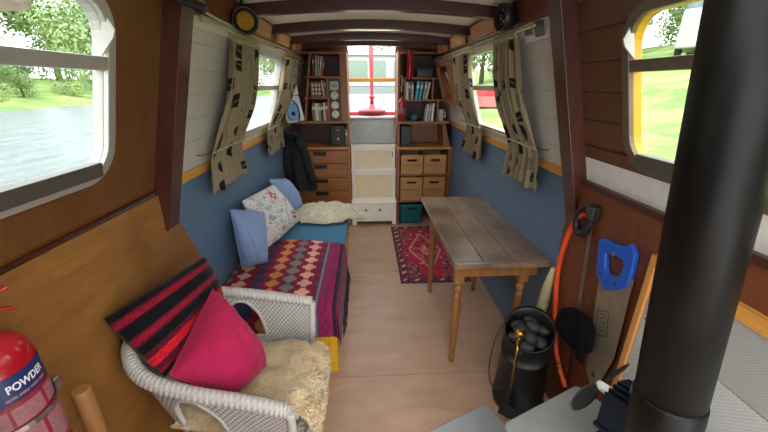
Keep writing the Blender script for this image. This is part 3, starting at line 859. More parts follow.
KPTS = [(-.865, .4935), (-.80, .491), (-.60, .4915), (-.35, .491), (-.20, .492), (-.186, .488), (-.172, .474), (-.167, .45), (-.164, .38), (-.161, .30)]
acc = [0]
for a, c in zip(KPTS, KPTS[1:]): acc.append(acc[-1] + math.hypot(c[0]-a[0], c[1]-a[1]))
def kil_pt(s):
    for i in range(len(acc)-1):
        if s <= acc[i+1] or i == len(acc)-2:
            t = (s-acc[i])/(acc[i+1]-acc[i]); return KPTS[i][0] + (KPTS[i+1][0]-KPTS[i][0])*t, KPTS[i][1] + (KPTS[i+1][1]-KPTS[i][1])*t
K0, K1 = 1.60, 2.44
def kfn(u, v):
    s = u*acc[-1]; x, z = kil_pt(s)
    far = .09*(1-u) - .02     # the far hem runs a little aslant
    y = K0 + v*(K1 + far*0 - K0)
    if v < .13:
        y = K0 - .004; z -= (.13-v)*1.55 if s < .72 else (.13-v)*.3
        if s >= .72: y = K0 + v*.3 - .04
    y += (v**2)*(.05*math.sin(u*5) - .02*u)
    w = noise.noise(V(s*5, y*4, 1))*.004
    if s > .70: x += abs(noise.noise(V(y*7, s*2, 5)))*.012
    else: z += abs(w)
    return V(x, y, z)
b = MB(); b.grid(kfn, 190, 200, cfn=lambda u, v: kilim_col(u*acc[-1], K0 + v*(K1-K0)))
b.build('weave', MT['pattern'], kil, solid=.004)
b = MB()
for i in range(150):
    v = .135 + .862*(i+.5)/150
    p = kfn(1, v); l = .07 + random.random()*.07
    q = p + V(.004 + random.random()*.012, random.uniform(-.02, .02), -l*.5); e = q + V(random.uniform(-.008,.006), random.uniform(-.02,.02), -l*.5)
    b.tube([p + V(0,0,.004), q, e], [.0035, .003, .0015], 4)
b.build('fringe', plain('charcoal fringe', '2a2326', .9), kil)

# ------------------------------------------------------------------ cushions
def cushion(root, c4, th, mat_, cfn=None, nu=40, bulge=(0,0,1), nm='cover', seam=None):
    """c4: corners (u0v0, u1v0, u1v1, u0v1)"""
    A, B, C, D = [Vector(p) for p in c4]
    n = ((B-A).cross(D-A) + (B-C).cross(D-C)*-1 * -1).normalized() if False else (B-A).cross(D-A).normalized()
    b = MB()
    def surf(sg):
        def fn(u, v):
            uu, vv = 2*u-1, 2*v-1
            # pinch the sides so the corners stand out
            rc_ = 1 - .03*(uu*vv)**2
            pu = uu*(1 - .045*(1-vv*vv))*rc_; pv = vv*(1 - .045*(1-uu*uu))*rc_
            pu, pv = (pu+1)/2, (pv+1)/2
            p = (A*(1-pu)*(1-pv) + B*pu*(1-pv) + C*pu*pv + D*(1-pu)*pv)
            h = ((1-abs(uu)**2.3)*(1-abs(vv)**2.3))
            h = max(h, 0)**.52
            w = 1 + .16*noise.noise(V(u*3+7, v*3, th*50)) + .07*noise.noise(V(u*9, v*9, th*31))
            return p + n*(sg*th/2*h*w)
        return fn
    b.grid(surf(1), nu, nu, cfn=cfn)
    o = len(b.f)
    b.grid(lambda u, v: surf(-1)(1-u, v), nu, nu, cfn=(lambda u, v: cfn(1-u, v)) if cfn else None)
    ob = b.build(nm, mat_, root)
    if seam:
        f = surf(0)
        pts = [f(t, 0) for t in [i/14 for i in range(14)]] + [f(1, t) for t in [i/14 for i in range(14)]] + [f(1-t, 1) for t in [i/14 for i in range(14)]] + [f(0, 1-t) for t in [i/14 for i in range(14)]]
        bb = MB(); bb.tube(pts, .0035, 6, closed=True); bb.build('piping', seam, root)
    return ob
cu = thing('cushion', 'pale blue cushion nearest on the daybed in front of the floral one', 'cushion', (-.76, 2.1, .49))
cushion(cu, [(-.80, 1.97, .53), (-.665, 2.07, .52), (-.72, 2.33, .80), (-.825, 2.0, .925)], .24, MT['paleblue'], seam=MT['paleblue'])
def floral(u, v):
    c = lin('cfcdc6')
    for (fu, fv, r, cc, rc_) in FLOW:
        d = math.hypot(u-fu, v-fv); a = math.atan2(v-fv, u-fu)
        pet = r*(.78 + .22*math.cos(6*a))
        if d < r*.3: return lin('d9c3b8')
        if d < r*.55: return lin(rc_)
        if d < pet: return lin(cc)
    n = noise.noise(V(u*14, v*14, 2)); m = noise.noise(V(u*16+30, v*16, 9))
    if abs(n) < .045: return lin('8fa3ad')
    if m > .38: return lin('a9b5a9')
    if m < -.42: return lin('b98f98')
    return c
FLOW = [(.78, .30, .12, 'b23a55', '8f2340'), (.60, .88, .10, 'c25a6c', 'a83a50'), (.22, .55, .06, '8898b4', '6c80a4'), (.35, .22, .055, 'b26a78', '8f4a5a'), (.50, .58, .055, '93a7bb', '7088a8'), (.80, .68, .05, 'b8788a', '9a5068'), (.2, .85, .05, 'a8b29a', '8a987c')]
for i in range(14): FLOW.append((random.random(), random.random(), .03, random.choice(['8fa0b4', 'b27a86', '9aa892']), '8a6a78'))
cu = thing('cushion', 'white floral cushion with red blooms leaning against the blue wall', 'cushion', (-.74, 2.5, .49))
cushion(cu, [(-.74, 2.30, .50), (-.585, 2.86, .515), (-.77, 2.80, .86), (-.81, 2.16, .925)], .19, MT['pattern'], floral, 90)
cu = thing('cushion', 'pale blue cushion farthest along the daybed behind the floral one', 'cushion', (-.72, 3.0, .49))
cushion(cu, [(-.72, 2.86, .53), (-.63, 3.21, .52), (-.76, 3.22, .80), (-.80, 2.80, .90)], .20, MT['paleblue'], seam=MT['paleblue'])

# ------------------------------------------------------------------ sheepskins
def fleece(root, fn, nu, nv, mat_, tufts, tl, dirf, keep=None, base_n=None, nm='fleece'):
    b = MB()
    b.grid(fn, nu, nv, keep=keep)
    for i in range(tufts):
        u, v = random.random(), random.random()
        if keep and not keep(u, v): continue
        p = Vector(fn(u, v)); e = .01
        du = Vector(fn(min(u+e, 1), v)) - Vector(fn(max(u-e, 0), v)); dv = Vector(fn(u, min(v+e, 1))) - Vector(fn(u, max(v-e, 0)))
        n = du.cross(dv)
        if n.length < 1e-9: continue
        n.normalize()
        if base_n and n.dot(Vector(base_n)) < 0: n = -n
        t = (du.normalized()*random.uniform(-1, 1) + dv.normalized()*random.uniform(-1, 1)) + Vector(dirf)
        t.normalize()
        L = tl*(.6 + .8*random.random())
        m = p + n*L*.45 + t*L*.35; q = p + n*L*.5 + t*L*.95
        w = t.cross(n)
        if w.length < 1e-6: continue
        w = w.normalized()*tl*.16
        b.add([p - w - n*.004, p + w - n*.004, m + w*.8, m - w*.8, m + n*tl*.12, q], [(0,1,2,4), (0,4,3), (3,4,5), (4,2,5), (1,0,3,2)], 0, True)
    return b.build(nm, mat_, root)
cf = thing('sheepskin', 'cream sheepskin spread over the far end of the daybed', 'sheepskin', (-.35, 3.05, .49))
def creamfn(u, v):
    a = 2*PI*u; r = v
    rr = 1 + .09*math.sin(3*a+.6) + .06*math.sin(5*a+1) + .045*math.sin(11*a) + .03*math.sin(17*a+2) + .06*noise.noise(V(math.cos(a)*3, math.sin(a)*3, 2))
    x = -.375 + .30*rr*r*math.cos(a); y = 3.01 + .225*rr*r*math.sin(a)
    z = .506 + .020*(1-r**4) + (.030*noise.noise(V(x*11, y*11, 4)) + .016*noise.noise(V(x*26, y*26, 7)))*(1-r**6) + max(0, y-3.0)*.16
    if x > -.165: z -= (x+.165)*.5
    return V(x, min(y, 3.26), z)
fleece(cf, creamfn, 80, 24, MT['fleece_cream'], 9000, .026, (.3, -.3, 0), base_n=(0,0,1))

# ------------------------------------------------------------------ wicker armchair
ch = thing('wicker_armchair', 'white painted wicker armchair against the plywood side, holding two cushions', 'armchair', (-.55, 1.14, 0))
RIM = smooth_path([(-.268, .858, .605), (-.42, .872, .640), (-.60, .885, .676), (-.745, .91, .725), (-.818, .985, .775), (-.838, 1.12, .80), (-.822, 1.26, .79), (-.755, 1.37, .755), (-.60, 1.425, .705), (-.43, 1.44, .665), (-.276, 1.44, .635)], 14)
SEATP = smooth_path([(-.285, .905, .30), (-.42, .91, .30), (-.56, .925, .30), (-.66, .965, .30), (-.715, 1.05, .30), (-.725, 1.15, .30), (-.715, 1.25, .30), (-.66, 1.335, .30), (-.56, 1.375, .30), (-.43, 1.39, .30), (-.29, 1.39, .30)], 14)
NR = len(RIM)-1
def path_at(P, t):
    q = t*(len(P)-1); i = min(int(q), len(P)-2); f = q-i
    return P[i].lerp(P[i+1], f)
def side(u, v):
    a, c = path_at(RIM, u), path_at(SEATP, u)
    t = v
    p = a.lerp(c, t)
    return p
def arch(u, v):
    for cu_ in (.205, .795):
        du = (u-cu_)/.058
        if abs(du) < 1 and .10 < v < .56 and ((v-.56)/.46)**2 + du**2 < 1: return True
    return False
b = MB(); b.grid(side, 220, 48, keep=lambda u, v: not arch(u, v), uvs=(170, 30))
b.build('woven_sides', MT['wicker'], ch, solid=.012)
for cu_ in (.205, .795):
    pts = [side(cu_ + .058*math.cos(a), .56 - .46*math.sin(a)) for a in [PI*i/24 for i in range(25)]]
    b = MB(); b.tube(pts + [side(cu_, .56)], .010, 8, closed=True, fn=lambda t, th: 1+.15*math.sin(t*60*PI+th*2)); b.build('arch_binding', MT['wicker_braid'], ch)
b = MB()
RD = smooth_path(RIM, 3)
b.tube(RD, .024, 16, fn=lambda t, th: 1 + .07*math.sin(t*190*PI + th*2) + .04*math.sin(t*190*PI - th*2)); b.build('braided_rim', MT['wicker_braid'], ch)
for u in (0, 1):
    b = MB(); b.tube([side(u, t/10) for t in range(11)], .016, 10, fn=lambda t, th: 1 + .12*math.sin(t*30*PI+th*2)); b.build('arm_front_binding', MT['wicker_braid'], ch)
def seatfn(u, v):
    p = path_at(SEATP, u); c = V(-.45, 1.15, .43)
    q = V(p.x, p.y, .42).lerp(c, v); q.z = .42 + .012*math.sin(v*PI/2)
    return q
b = MB(); b.grid(seatfn, 120, 20, uvs=(90, 20)); b.build('woven_seat', MT['wicker'], ch, solid=.012)
def apron(u, v): 
    y = .90 + .49*u
    return V(-.283 - .012*math.sin(u*PI)*0 + .02*math.sin(u*PI), y, .425 - v*(.13 - .06*math.sin(u*PI)))
b = MB(); b.grid(apron, 60, 12, uvs=(50, 8)); b.build('front_apron', MT['wicker'], ch, solid=.012)
for (x, y, x2, y2) in ((-.285, .895, -.27, .88), (-.285, 1.40, -.275, 1.42), (-.66, .97, -.70, .95), (-.66, 1.33, -.70, 1.36)):
    b = MB(); b.tube([(x, y, .42), (x*.6+x2*.4, y*.6+y2*.4, .2), (x2, y2, .0)], [.017, .016, .018], 12, fn=lambda t, th: 1+.06*math.sin(t*90)); b.build('leg', MT['wicker_braid'], ch)
b = MB(); b.tube([(-.285, .895, .16), (-.285, 1.40, .16)], .010, 8); b.build('stretcher', MT['wicker_braid'], ch)

tf = thing('sheepskin', 'tan sheepskin spread over the seat and front of the wicker armchair', 'sheepskin', (-.45, 1.15, .44))
FP = smooth_path([(-.70, .47), (-.55, .455), (-.40, .455), (-.29, .462), (-.245, .45), (-.225, .40), (-.222, .34), (-.228, .27)], 5)
FP = None
def tanfn(u, v):
    k = [(-.70, .495), (-.55, .475), (-.40, .478), (-.30, .492), (-.245, .478), (-.215, .42), (-.210, .35), (-.222, .28)]
    q = u*(len(k)-1); i = min(int(q), len(k)-2); f = q-i
    x = k[i][0] + (k[i+1][0]-k[i][0])*f; z = k[i][1] + (k[i+1][1]-k[i][1])*f
    wv = .21 + .015*math.sin(u*9) - (.05*max(0, u-.72)/.28) + .02*noise.noise(V(u*5, v*4, 1))
    y = 1.13 + (v-.5)*2*wv + .03*(u-.5)
    z += .022*noise.noise(V(u*6, v*7, 8)) + .02*(1-(2*v-1)**4)
    x += .012*noise.noise(V(u*7, v*7, 3))
    if u > .8: z += (u-.8)*.25*math.sin(v*7+1)
    return V(x, y, z)
fleece(tf, tanfn, 60, 50, MT['fleece_tan'], 14000, .017, (.5, 0, -.35), base_n=(.5, 0, 1))

def stripes(u, v):
    n = noise.noise(V(u*30, v*60, 2))
    BK = lin('0e0d10'); RD_ = lin('84142a'); BR = lin('bb1826'); MR = lin('521022')
    w = v*1.0
    def speck(c): return c if (math.floor(u*90 + v*40) % 3) else tuple(x*.7 for x in c[:3])+(1,)
    bands = [(0, .10, BK), (.10, .13, MR), (.13, .21, RD_), (.21, .235, MR), (.235, .38, BK), (.38, .41, MR), (.41, .49, RD_), (.49, .515, MR), (.515, .63, BK), (.63, .70, MR), (.70, .82, BR), (.82, .88, MR), (.88, .93, RD_), (.93, 1.01, BK)]
    for a, c, k in bands:
        if a <= w < c:
            k = tuple(max(0, x*(1+.35*n)) for x in k[:3]) + (1,)
            return speck(k) if k[0] > .05 and k[0] < .55 else k
    return BK
cu = thing('cushion', 'black and red striped cushion resting on the back of the wicker armchair', 'cushion', (-.74, 1.15, .5))
cushion(cu, [(-.685, .92, .70), (-.67, 1.40, .69), (-.705, 1.375, .93), (-.85, .952, .925)], .17, MT['pattern'], lambda u, v: stripes(u, 1-v), 70)
cu = thing('cushion', 'plain raspberry pink cushion propped in the wicker armchair seat', 'cushion', (-.56, 1.12, .48))
cushion(cu, [(-.51, .955, .55), (-.43, 1.15, .52), (-.615, 1.21, .875), (-.655, .90, .735)], .27, MT['pink'], seam=MT['pink'])

# ------------------------------------------------------------------ curtains
LEAVES = []
random.seed(21)
for i in range(9):
    for j in range(3):
        if random.random() < .72: LEAVES.append(((j+.25+random.random()*.5)/3, (i+.25+random.random()*.5)/9, random.uniform(.075, .11), random.uniform(-1.0, 1.0), random.random() < .25))
def curtain_col(flip):
    base = lin('84775f'); dk = lin('211b15'); ol = lin('6b604b')
    def f(u, v):
        if flip: u = 1-u
        for lu, lv, s, a, out in LEAVES:
            du, dv = (u-lu)*.62, (v-lv)*.95
            x = du*math.cos(a) + dv*math.sin(a); y = -du*math.sin(a) + dv*math.cos(a)
            wdt = .36*s*(1-(y/(.62*s))**2)*(1 - .3*y/s)
            if abs(y) < .62*s and abs(x) < wdt:
                if out: return dk if abs(x) > wdt*.8 else ol
                return ol if abs(x) < .003 else dk
        st_ = abs(((u*1.4 + .08*math.sin(v*6)) % .5) - .25)
        return ol if st_ < .006 else base
    return f
def curtain(label, W, sgn, top, tie, bot, zt, ztie, zb, folds, flip=False, bulge=.03):
    """top/tie/bot: (near y, far y)"""
    root = thing('curtain', label, 'curtain', W(sum(top)/2, zb, .05), 'leaf print curtains tied at the cabin windows')
    def fn(u, v):
        zt0 = zt + 0*u
        if v < .70:
            t = v/.70; s = t
            y0 = top[0] + (tie[0]-top[0])*s; y1 = top[1] + (tie[1]-top[1])*s; z = zt0 + (ztie-zt0)*t
            amp = .017 + .006*math.sin(t*PI) - .007*s
            off = .055 + bulge*math.sin(t*PI*.95)**1.2
        else:
            t = (v-.70)/.30; s = t
            y0 = tie[0] + (bot[0]-tie[0])*s; y1 = tie[1] + (bot[1]-tie[1])*s; z = ztie + (zb-ztie)*t
            amp = .010 + .009*t; off = .055 - .012*t
        ph = folds*2*PI*(u + .012*math.sin(v*9+u*4))
        y = y0 + (y1-y0)*u
        d = off + amp*math.sin(ph) + .4*amp*math.sin(2.3*ph+1)
        zz = z + (.012*math.sin(ph*.5)*t if v >= .70 else 0)
        p = W(y, zz, d)
        if z < 1.25:   # below the sill the cloth hangs straight down
            p.x = W(y, 1.25, d).x
        return p
    b = MB(); b.grid(fn, 150, 240, cfn=curtain_col(flip)); b.build('cloth', MT['curtain'], root, solid=.002)
    b = MB(); b.tube([fn(i/60, .70) + V(sgn*.006, 0, 0) for i in range(61)], .006, 6); b.build('tie_cord', MT['cord'], root)
    b = MB()
    for i in range(61): pass
    b.tube([fn(i/60, .0) + V(0, 0, .004) for i in range(61)], .006, 6); b.build('heading_tape', MT['cord'], root)
    return root
curtain('leaf print curtain at the near end of the left cabin window', LW, 1, (1.95, 2.40), (1.84, 2.34), (1.80, 2.40), 1.828, 1.29, 1.07, 6)
curtain('leaf print curtain at the far end of the left cabin window', LW, 1, (3.14, 3.75), (2.96, 3.46), (2.93, 3.56), 1.828, 1.28, 1.06, 6, True)
curtain('leaf print curtain at the near end of the right cabin window', RW, -1, (1.90, 2.23), (1.82, 2.245), (1.79, 2.32), 1.845, 1.30, 1.065, 6, True)
curtain('leaf print curtain at the far end of the right cabin window', RW, -1, (2.74, 3.25), (2.79, 3.19), (2.80, 3.42), 1.845, 1.30, 1.03, 6)
def rod(label, W, ys, z, cl, lab2):
    root = thing('curtain_rod', label, 'curtain rod', W(sum(ys)/2, z, .05))
    b = MB(); b.tube([W(ys[0], z, .05), W(ys[1], z, .05)], .006, 10); b.build('rod', MT['cord'], root)
    for y in (ys[0]+.01, (ys[0]+ys[1])/2, ys[1]-.01):
        b = MB(); b.tube([W(y, z+.02, .022), W(y, z+.015, .045), W(y, z, .058), W(y, z-.008, .05)], .005, 6); b.build('bracket', MT['brass'], root)
    for y0, y1, n in cl:
        for i in range(n):
            y = y0 + (y1-y0)*i/(n-1)
            c = W(y, z-.005, .05); b = MB()
            b.tube([c + V(.014*math.cos(a), 0, .014*math.sin(a)) for a in [2*PI*q/14 for q in range(14)]], .0025, 6, closed=True); b.build('ring', MT['brass'], root)
    return root
rod('slim curtain rod over the left cabin window', LW, (1.60, 4.25), 1.868, ((1.96, 2.39, 6), (3.16, 3.74, 7)), '')
rod('slim curtain rod over the right cabin window', RW, (1.72, 3.75), 1.872, ((1.91, 2.22, 5), (2.75, 3.24, 6)), '')
for W, ys, z, lb in ((LW, (1.80, 3.7), 1.285, 'thin tie wire strung below the left cabin window'), (RW, (1.80, 3.5), 1.297, 'thin tie wire strung below the right cabin window')):
    b = MB(); b.tube([W(ys[0], z, .03), W(ys[1], z, .03)], .003, 6)
    for y in ys: b.tube([W(y, z, -.002), W(y, z, .034)], .004, 6)
    tag(b.build('tie_wire', MT['brass'], None, W(sum(ys)/2, z, .03)), lb, 'wire')

# ------------------------------------------------------------------ cables, spot lamps, lamp shade, wall gear
def cable(name, pts, r, m, label):
    b = MB(); b.tube(smooth_path(pts, 8), r, 8)
    return tag(b.build(name, MT[m], None, pts[0]), label, 'cable')
cable('black_cable', [LW(1.0, 1.91, .03), LW(1.15, 1.895, .045), LW(1.3, 1.885, .085), LW(1.42, 1.885, .10), LW(1.50, 1.89, .105), LW(1.62, 1.905, .05)], .016, 'black', 'thick black cable looped over the dark post at top left')
cable('ceiling_cable', [LW(1.10, 1.925, .035), LW(1.4, 1.915, .09), LW(1.54, 1.91, .085), LW(1.75, 1.90, .035), LW(2.6, 1.90, .03), LW(4.3, 1.91, .03)], .007, 'cable_white', 'thin pale cable running above the left curtain rod')
def spot(label, pos, aim, glow):
    root = thing('spot_lamp', label, 'lamp', pos)
    d = (Vector(aim)-Vector(pos)).normalized(); q = d.to_track_quat('Z', 'Y').to_matrix().to_4x4()
    b = MB(); b.lathe([(0, -.075), (.03, -.075), (.05, -.055), (.062, -.02), (.064, .018), (.058, .022), (.054, .006), (0, .006)], pos, 28, mat=q); b.build('housing', MT['black'], root)
    b = MB(); b.lathe([(0, .008), (.02, .013), (.040, .012), (.046, .007)], pos, 24, mat=q); b.build('lens', glow, root)
    p = Vector(pos)
    b = MB(); b.tube([p - d*.05, p - d*.05 + V(0, 0, .05), V(p.x, p.y, zc(p.x))-d*.05+V(0,0,-.003)], .008, 8); b.build('bracket', MT['black'], root)
    return root
spot('round black spot lamp with an amber lens at the top left roof edge', (-.60, 2.02, 1.925), (0, .6, 1.75), MT['spot_yellow'])
spot('round black spot lamp at the top right roof edge, turned away', (.715, 1.98, 1.945), (.2, 1.9, 1.90), MT['glass_dark'])
lm = thing('wall_lamp', 'cream bell shaped lamp shade at the upper left corner over the near window', 'lamp', (-.62, .66, 1.70))
prof = [(.088, 0), (.092, .006), (.088, .03), (.072, .07), (.045, .10), (.02, .112), (.012, .13)]
inn = [(.008, .128), (.016, .108), (.04, .095), (.067, .066), (.083, .028), (.084, .004)]
b = MB(); b.lathe(prof + inn + [(.088, 0)], (-.675, .70, 1.752), 28, caps=False); b.build('lamp_shade', MT['cream_shade'], lm)
b = MB(); b.tube(smooth_path([(-.675, .70, 1.875), (-.675, .70, 1.95), (-.675, .70, zc(-.675))], 4), .010, 8); b.build('stem', MT['brass'], lm)
b = MB(); b.ell((-.675, .70, 1.80), (.03, .03, .04)); b.build('bulb', MT['paper'], lm)

th = thing('thermostat', 'white box with grey displays high on the right cabin side by the post', 'thermostat', RW(1.8, 1.82, 0))
def onright(y0, y1, z0, z1, d0, d1, m, nm, root, W=RW, bev=.003):
    b = MB(); b.ring([[W(y, z0, d0), W(y, z0, d1), W(y, z1, d1), W(y, z1, d0)] for y in (y0, y1)], smooth=False); return b.build(nm, m, root, bevel=bev)
onright(1.655, 1.90, 1.815, 1.90, 0, .022, MT['paper'], 'casing', th)
onright(1.80, 1.885, 1.845, 1.885, .0225, .026, MT['lcd'], 'display', th)
onright(1.69, 1.78, 1.83, 1.892, .0225, .026, MT['lcd_dark'], 'display', th)
for i, y in enumerate((1.815, 1.835, 1.855, 1.872)):
    onright(y-.006, y+.006, 1.853, 1.877, .0265, .0272, MT['lcd_dark'], 'segment_mark', th, bev=0)
# wall rack at the right rear
rk = thing('letter_rack', 'wooden framed rack with cross slats and papers at the right rear wall', 'rack', RW(3.75, 1.44, 0))
for a in ((3.40, 3.47, 1.44, 1.835, .0, .085), (3.90, 3.96, 1.44, 1.835, .0, .085), (3.47, 3.90, 1.79, 1.835, .0, .085), (3.47, 3.90, 1.44, 1.475, .0, .085)):
    onright(*a, MT['cab_z'], 'frame_rail', rk)
onright(3.47, 3.90, 1.475, 1.79, .0, .012, MT['cab'], 'backing', rk)
for (ya, za, yb, zb) in ((3.52, 1.50, 3.86, 1.76),):
    b = MB(); b.ring([[RW(ya+e, za-f, d) for e, f, d in ((-.03, -.03, .05), (.03, .03, .05), (.03, .03, .07), (-.03, -.03, .07))], [RW(yb+e, zb-f, d) for e, f, d in ((-.03, -.03, .05), (.03, .03, .05), (.03, .03, .07), (-.03, -.03, .07))]], smooth=False); b.build('cross_slat', MT['cab_z'], rk)
b = MB(); b.ring([[RW(y, z, d) for z, d in ((1.62+s, .03), (1.62+s, .034), (1.74+s, .044), (1.74+s, .04))] for y, s in ((3.62, 0), (3.86, .01))], smooth=False)
tag(b.build('letter', MT['paper'], None, RW(3.74, 1.62, .03)), 'pale letter tucked in the wooden rack at the right rear', 'letter')
# blue gear on the left rear wall
bg = thing('wall_charger', 'white wall unit with a blue face and dangling cable at the left rear', 'charger', (-.74, 3.80, 1.24))
M_ = Matrix.Translation((-.745, 3.80, 1.375)) @ Matrix.Rotation(math.radians(12), 4, 'Z') @ Matrix.Rotation(math.radians(-10), 4, 'Y')
b = MB(); b.prism(rrect(-.095, .085, -.12, .135, .02), -.012, .03, lambda a, c, d: M_ @ V(a, d, c)); b.build('white_plate', MT['paper'], bg, bevel=.004)
b = MB(); b.prism(rrect(-.07, .055, -.095, .07, .035), -.05, -.0125, lambda a, c, d: M_ @ V(a, d, c)); b.build('blue_housing', MT['blue_gear'], bg, bevel=.008)
b = MB(); b.ell(M_ @ V(-.01, -.055, -.03), (.022, .01, .022)); b.build('socket', MT['black'], bg)
b = MB(); b.tube(smooth_path([M_ @ V(-.03, -.02, .17), M_ @ V(-.01, -.06, .12), M_ @ V(.045, -.065, .05), M_ @ V(.045, -.065, -.06), M_ @ V(.02, -.055, -.12)], 6), .006, 8); b.build('cable', MT['navy'], bg)
b = MB(); b.prism(rrect(-.03, .09, .145, .33, .005), -.005, .0, lambda a, c, d: M_ @ V(a, d-.0, c)); tag(b.build('wall_notice', MT['paper'], None, M_ @ V(.03, 0, .15)), 'white paper strip pinned above the blue wall unit', 'paper')

# jacket hanging at the left rear
jk = thing('jacket', 'charcoal jacket hanging from a hook on the left wall by the drawers', 'jacket', (-.76, 3.77, .55))
def jfn(u, v):
    a = 2*PI*u
    z = 1.15 - .60*v
    rx = .035 + .085*min(1, v*2.2) + .03*v; ry = .035 + .095*min(1, v*2.0) + .03*v
    f = 1 + .14*math.sin(5*a + v*3) * min(1, v*3) + .06*math.sin(9*a - v*4)
    cx = -.775 + .05*v; 
    return V(cx + rx*f*math.cos(a), 3.77 + ry*f*math.sin(a), z + .02*math.sin(3*a)*v)
b = MB(); b.grid(jfn, 60, 40, loopu=True); b.build('body', MT['jacket'], jk, solid=.006)
b = MB(); b.tube(smooth_path([(-.715, 3.71, 1.09), (-.66, 3.68, .98), (-.635, 3.675, .86), (-.60, 3.67, .74), (-.575, 3.665, .66)], 6), [.05]*8 + [.048]*8 + [.042]*9, 16, fn=lambda t, th: 1 + .10*math.sin(t*22 + th*2)); b.build('sleeve', MT['jacket'], jk)
b = MB(); b.tube(smooth_path([(-.83, 3.71, 1.11), (-.775, 3.665, 1.155), (-.70, 3.71, 1.12), (-.72, 3.83, 1.13), (-.81, 3.84, 1.14)], 6), .026, 10); b.build('collar', MT['jacket'], jk)
b = MB(); b.tube(smooth_path([(-.872, 3.77, 1.17), (-.83, 3.77, 1.165), (-.80, 3.77, 1.175), (-.795, 3.77, 1.20)], 5), .006, 8); b.ell((-.874, 3.77, 1.17), (.006, .02, .02))
tag(b.build('coat_hook', MT['brass'], None, (-.87, 3.77, 1.17)), 'brass coat hook holding the charcoal jacket at the left rear', 'hook')

# ------------------------------------------------------------------ table and rug
tb_ = thing('plank_table', 'old plank topped wooden table with turned legs on the right side', 'table', (.70, 2.1, 0))
for x0, x1 in ((.466, .630), (.6335, .795), (.799, .994)):
    b = MB(); b.box(x0, x1, 1.648, 2.815, .692, .72, bev=.003); b.build('plank', MT['table_top'], tb_)
b = MB(); b.box(.464, .996, 1.612, 1.646, .690, .7195, bev=.004); b.build('breadboard_end', MT['table_top'], tb_)
b = MB()
b.box(.515, .955, 1.668, 1.690, .61, .6915); b.build('end_apron', MT['table_leg'], tb_, bevel=.002)
bx(tb_, 'end_apron', MT['table_leg'], .515, .955, 2.455, 2.475, .61, .6915)
bx(tb_, 'side_apron', MT['table_leg'], .502, .522, 1.71, 2.44, .61, .6915)
bx(tb_, 'side_apron', MT['table_leg'], .87, .89, 1.71, 2.44, .61, .6915)
LEGP = [(0, 0), (.013, 0), (.017, .012), (.020, .03), (.018, .045), (.012, .055), (.013, .062), (.0165, .075), (.020, .16), (.0245, .32), (.0255, .40), (.023, .445), (.016, .462), (.021, .468), (.0245, .482), (.020, .497), (.016, .502), (.022, .512), (.026, .53), (.022, .548), (.016, .555), (.024, .562), (.024, .572), (0, .573)]
for x, y in ((.512, 1.685), (.880, 1.685), (.512, 2.455), (.880, 2.455)):
    b = MB(); b.lathe(LEGP, (x, y, 0), 20); b.box(x-.027, x+.027, y-.027, y+.027, .57, .6915, bev=.003)
    b.build('leg', MT['table_leg'], tb_)
b = MB()
def rugcol(u, v):
    x, y = u*.62, v*1.28
    e = min(x, .62-x, y, 1.28-y)
    n = noise.noise(V(x*30, y*30, 1)); n2 = noise.noise(V(x*14, y*14, 6))
    RED, DK, NV, CR, PK = lin('a3283c'), lin('5c1a28'), lin('2c2a44'), lin('b99a88'), lin('b84a58')
    if e < .012: return DK
    if e < .085:
        if e < .025 or e > .072: return NV if (math.floor((x+y)*40) % 2) else lin('7a3a3c')
        k = (math.floor((x-y)*26) % 3)
        return (NV, lin('8a2a36'), CR)[k] if n > -.15 else lin('6c2230')
    cx, cy = x-.31, y-.64
    dm = abs(cx)/.17 + abs(cy)/.42
    if .93 < dm < 1.02: return CR
    if dm < .93:
        if abs(cx)/.06 + abs(cy)/.15 < 1: return CR if n > 0 else PK
        return PK if n2 > .12 else (lin('9e2438') if n > -.3 else NV)
    if dm > 1.6 and (n2 > -.05): return NV if n > .1 else lin('8f5a5e')
    return RED if n2 < .25 else (CR if n > .2 else lin('7e2236'))
rg = thing('persian_rug', 'red patterned fringed rug on the floor beyond and under the table', 'rug', (.58, 3.2, 0))
b.grid(lambda u, v: V(.285 + u*.62, 2.585 + v*1.28, .008 + .002*noise.noise(V(u*4, v*6, 0))), 70, 130, cfn=rugcol)
b.build('pile', MT['pattern'], rg, solid=.006)
for y, s in ((2.587, -1), (3.863, 1)):
    b = MB()
    for i in range(70):
        x = .288 + .614*i/69
        b.tube([(x, y, .006), (x + random.uniform(-.008, .008), y + s*(.03+random.random()*.012), .004)], .003, 4)
    b.build('fringe', MT['cable_white'], rg)

# ------------------------------------------------------------------ coal scuttle
sc_ = thing('coal_scuttle', 'black coal scuttle full of briquettes standing by the tool board', 'coal scuttle', (.81, 1.38, 0))
def scr(c, r, tilt, n=32):
    """ring round c, normal tipped by tilt towards the cabin middle (-x,-y)"""
    q = Matrix.Rotation(tilt, 3, Vector((-.64, .77, 0)).cross(Vector((0,0,1))).normalized()) if False else Matrix.Rotation(tilt, 3, Vector((.77, -.64, 0)))
    return [Vector(c) + q @ V(r*math.cos(2*PI*k/n), r*math.sin(2*PI*k/n), 0) for k in range(n)]
T = math.radians(34)
rings = [scr((.80,1.375,.006), .118, 0), scr((.80,1.375,.012), .128, 0), scr((.80,1.376,.05), .132, 0), scr((.803,1.38,.055), .127, 0), scr((.808,1.388,.20), .122, T*.2), scr((.815,1.40,.32), .118, T*.5),
         scr((.816,1.402,.325), .121, T*.52), scr((.817,1.403,.335), .121, T*.55), scr((.818,1.405,.34), .118, T*.6), scr((.824,1.412,.43), .119, T), scr((.825,1.414,.448), .124, T), scr((.825,1.414,.453), .122, T),
         scr((.824,1.412,.44), .113, T), scr((.818,1.405,.37), .110, T*.9), scr((.815,1.40,.34), .106, T*.8)]
b = MB(); b.ring(rings, smooth=True); b.build('body', MT['scuttle'], sc_)
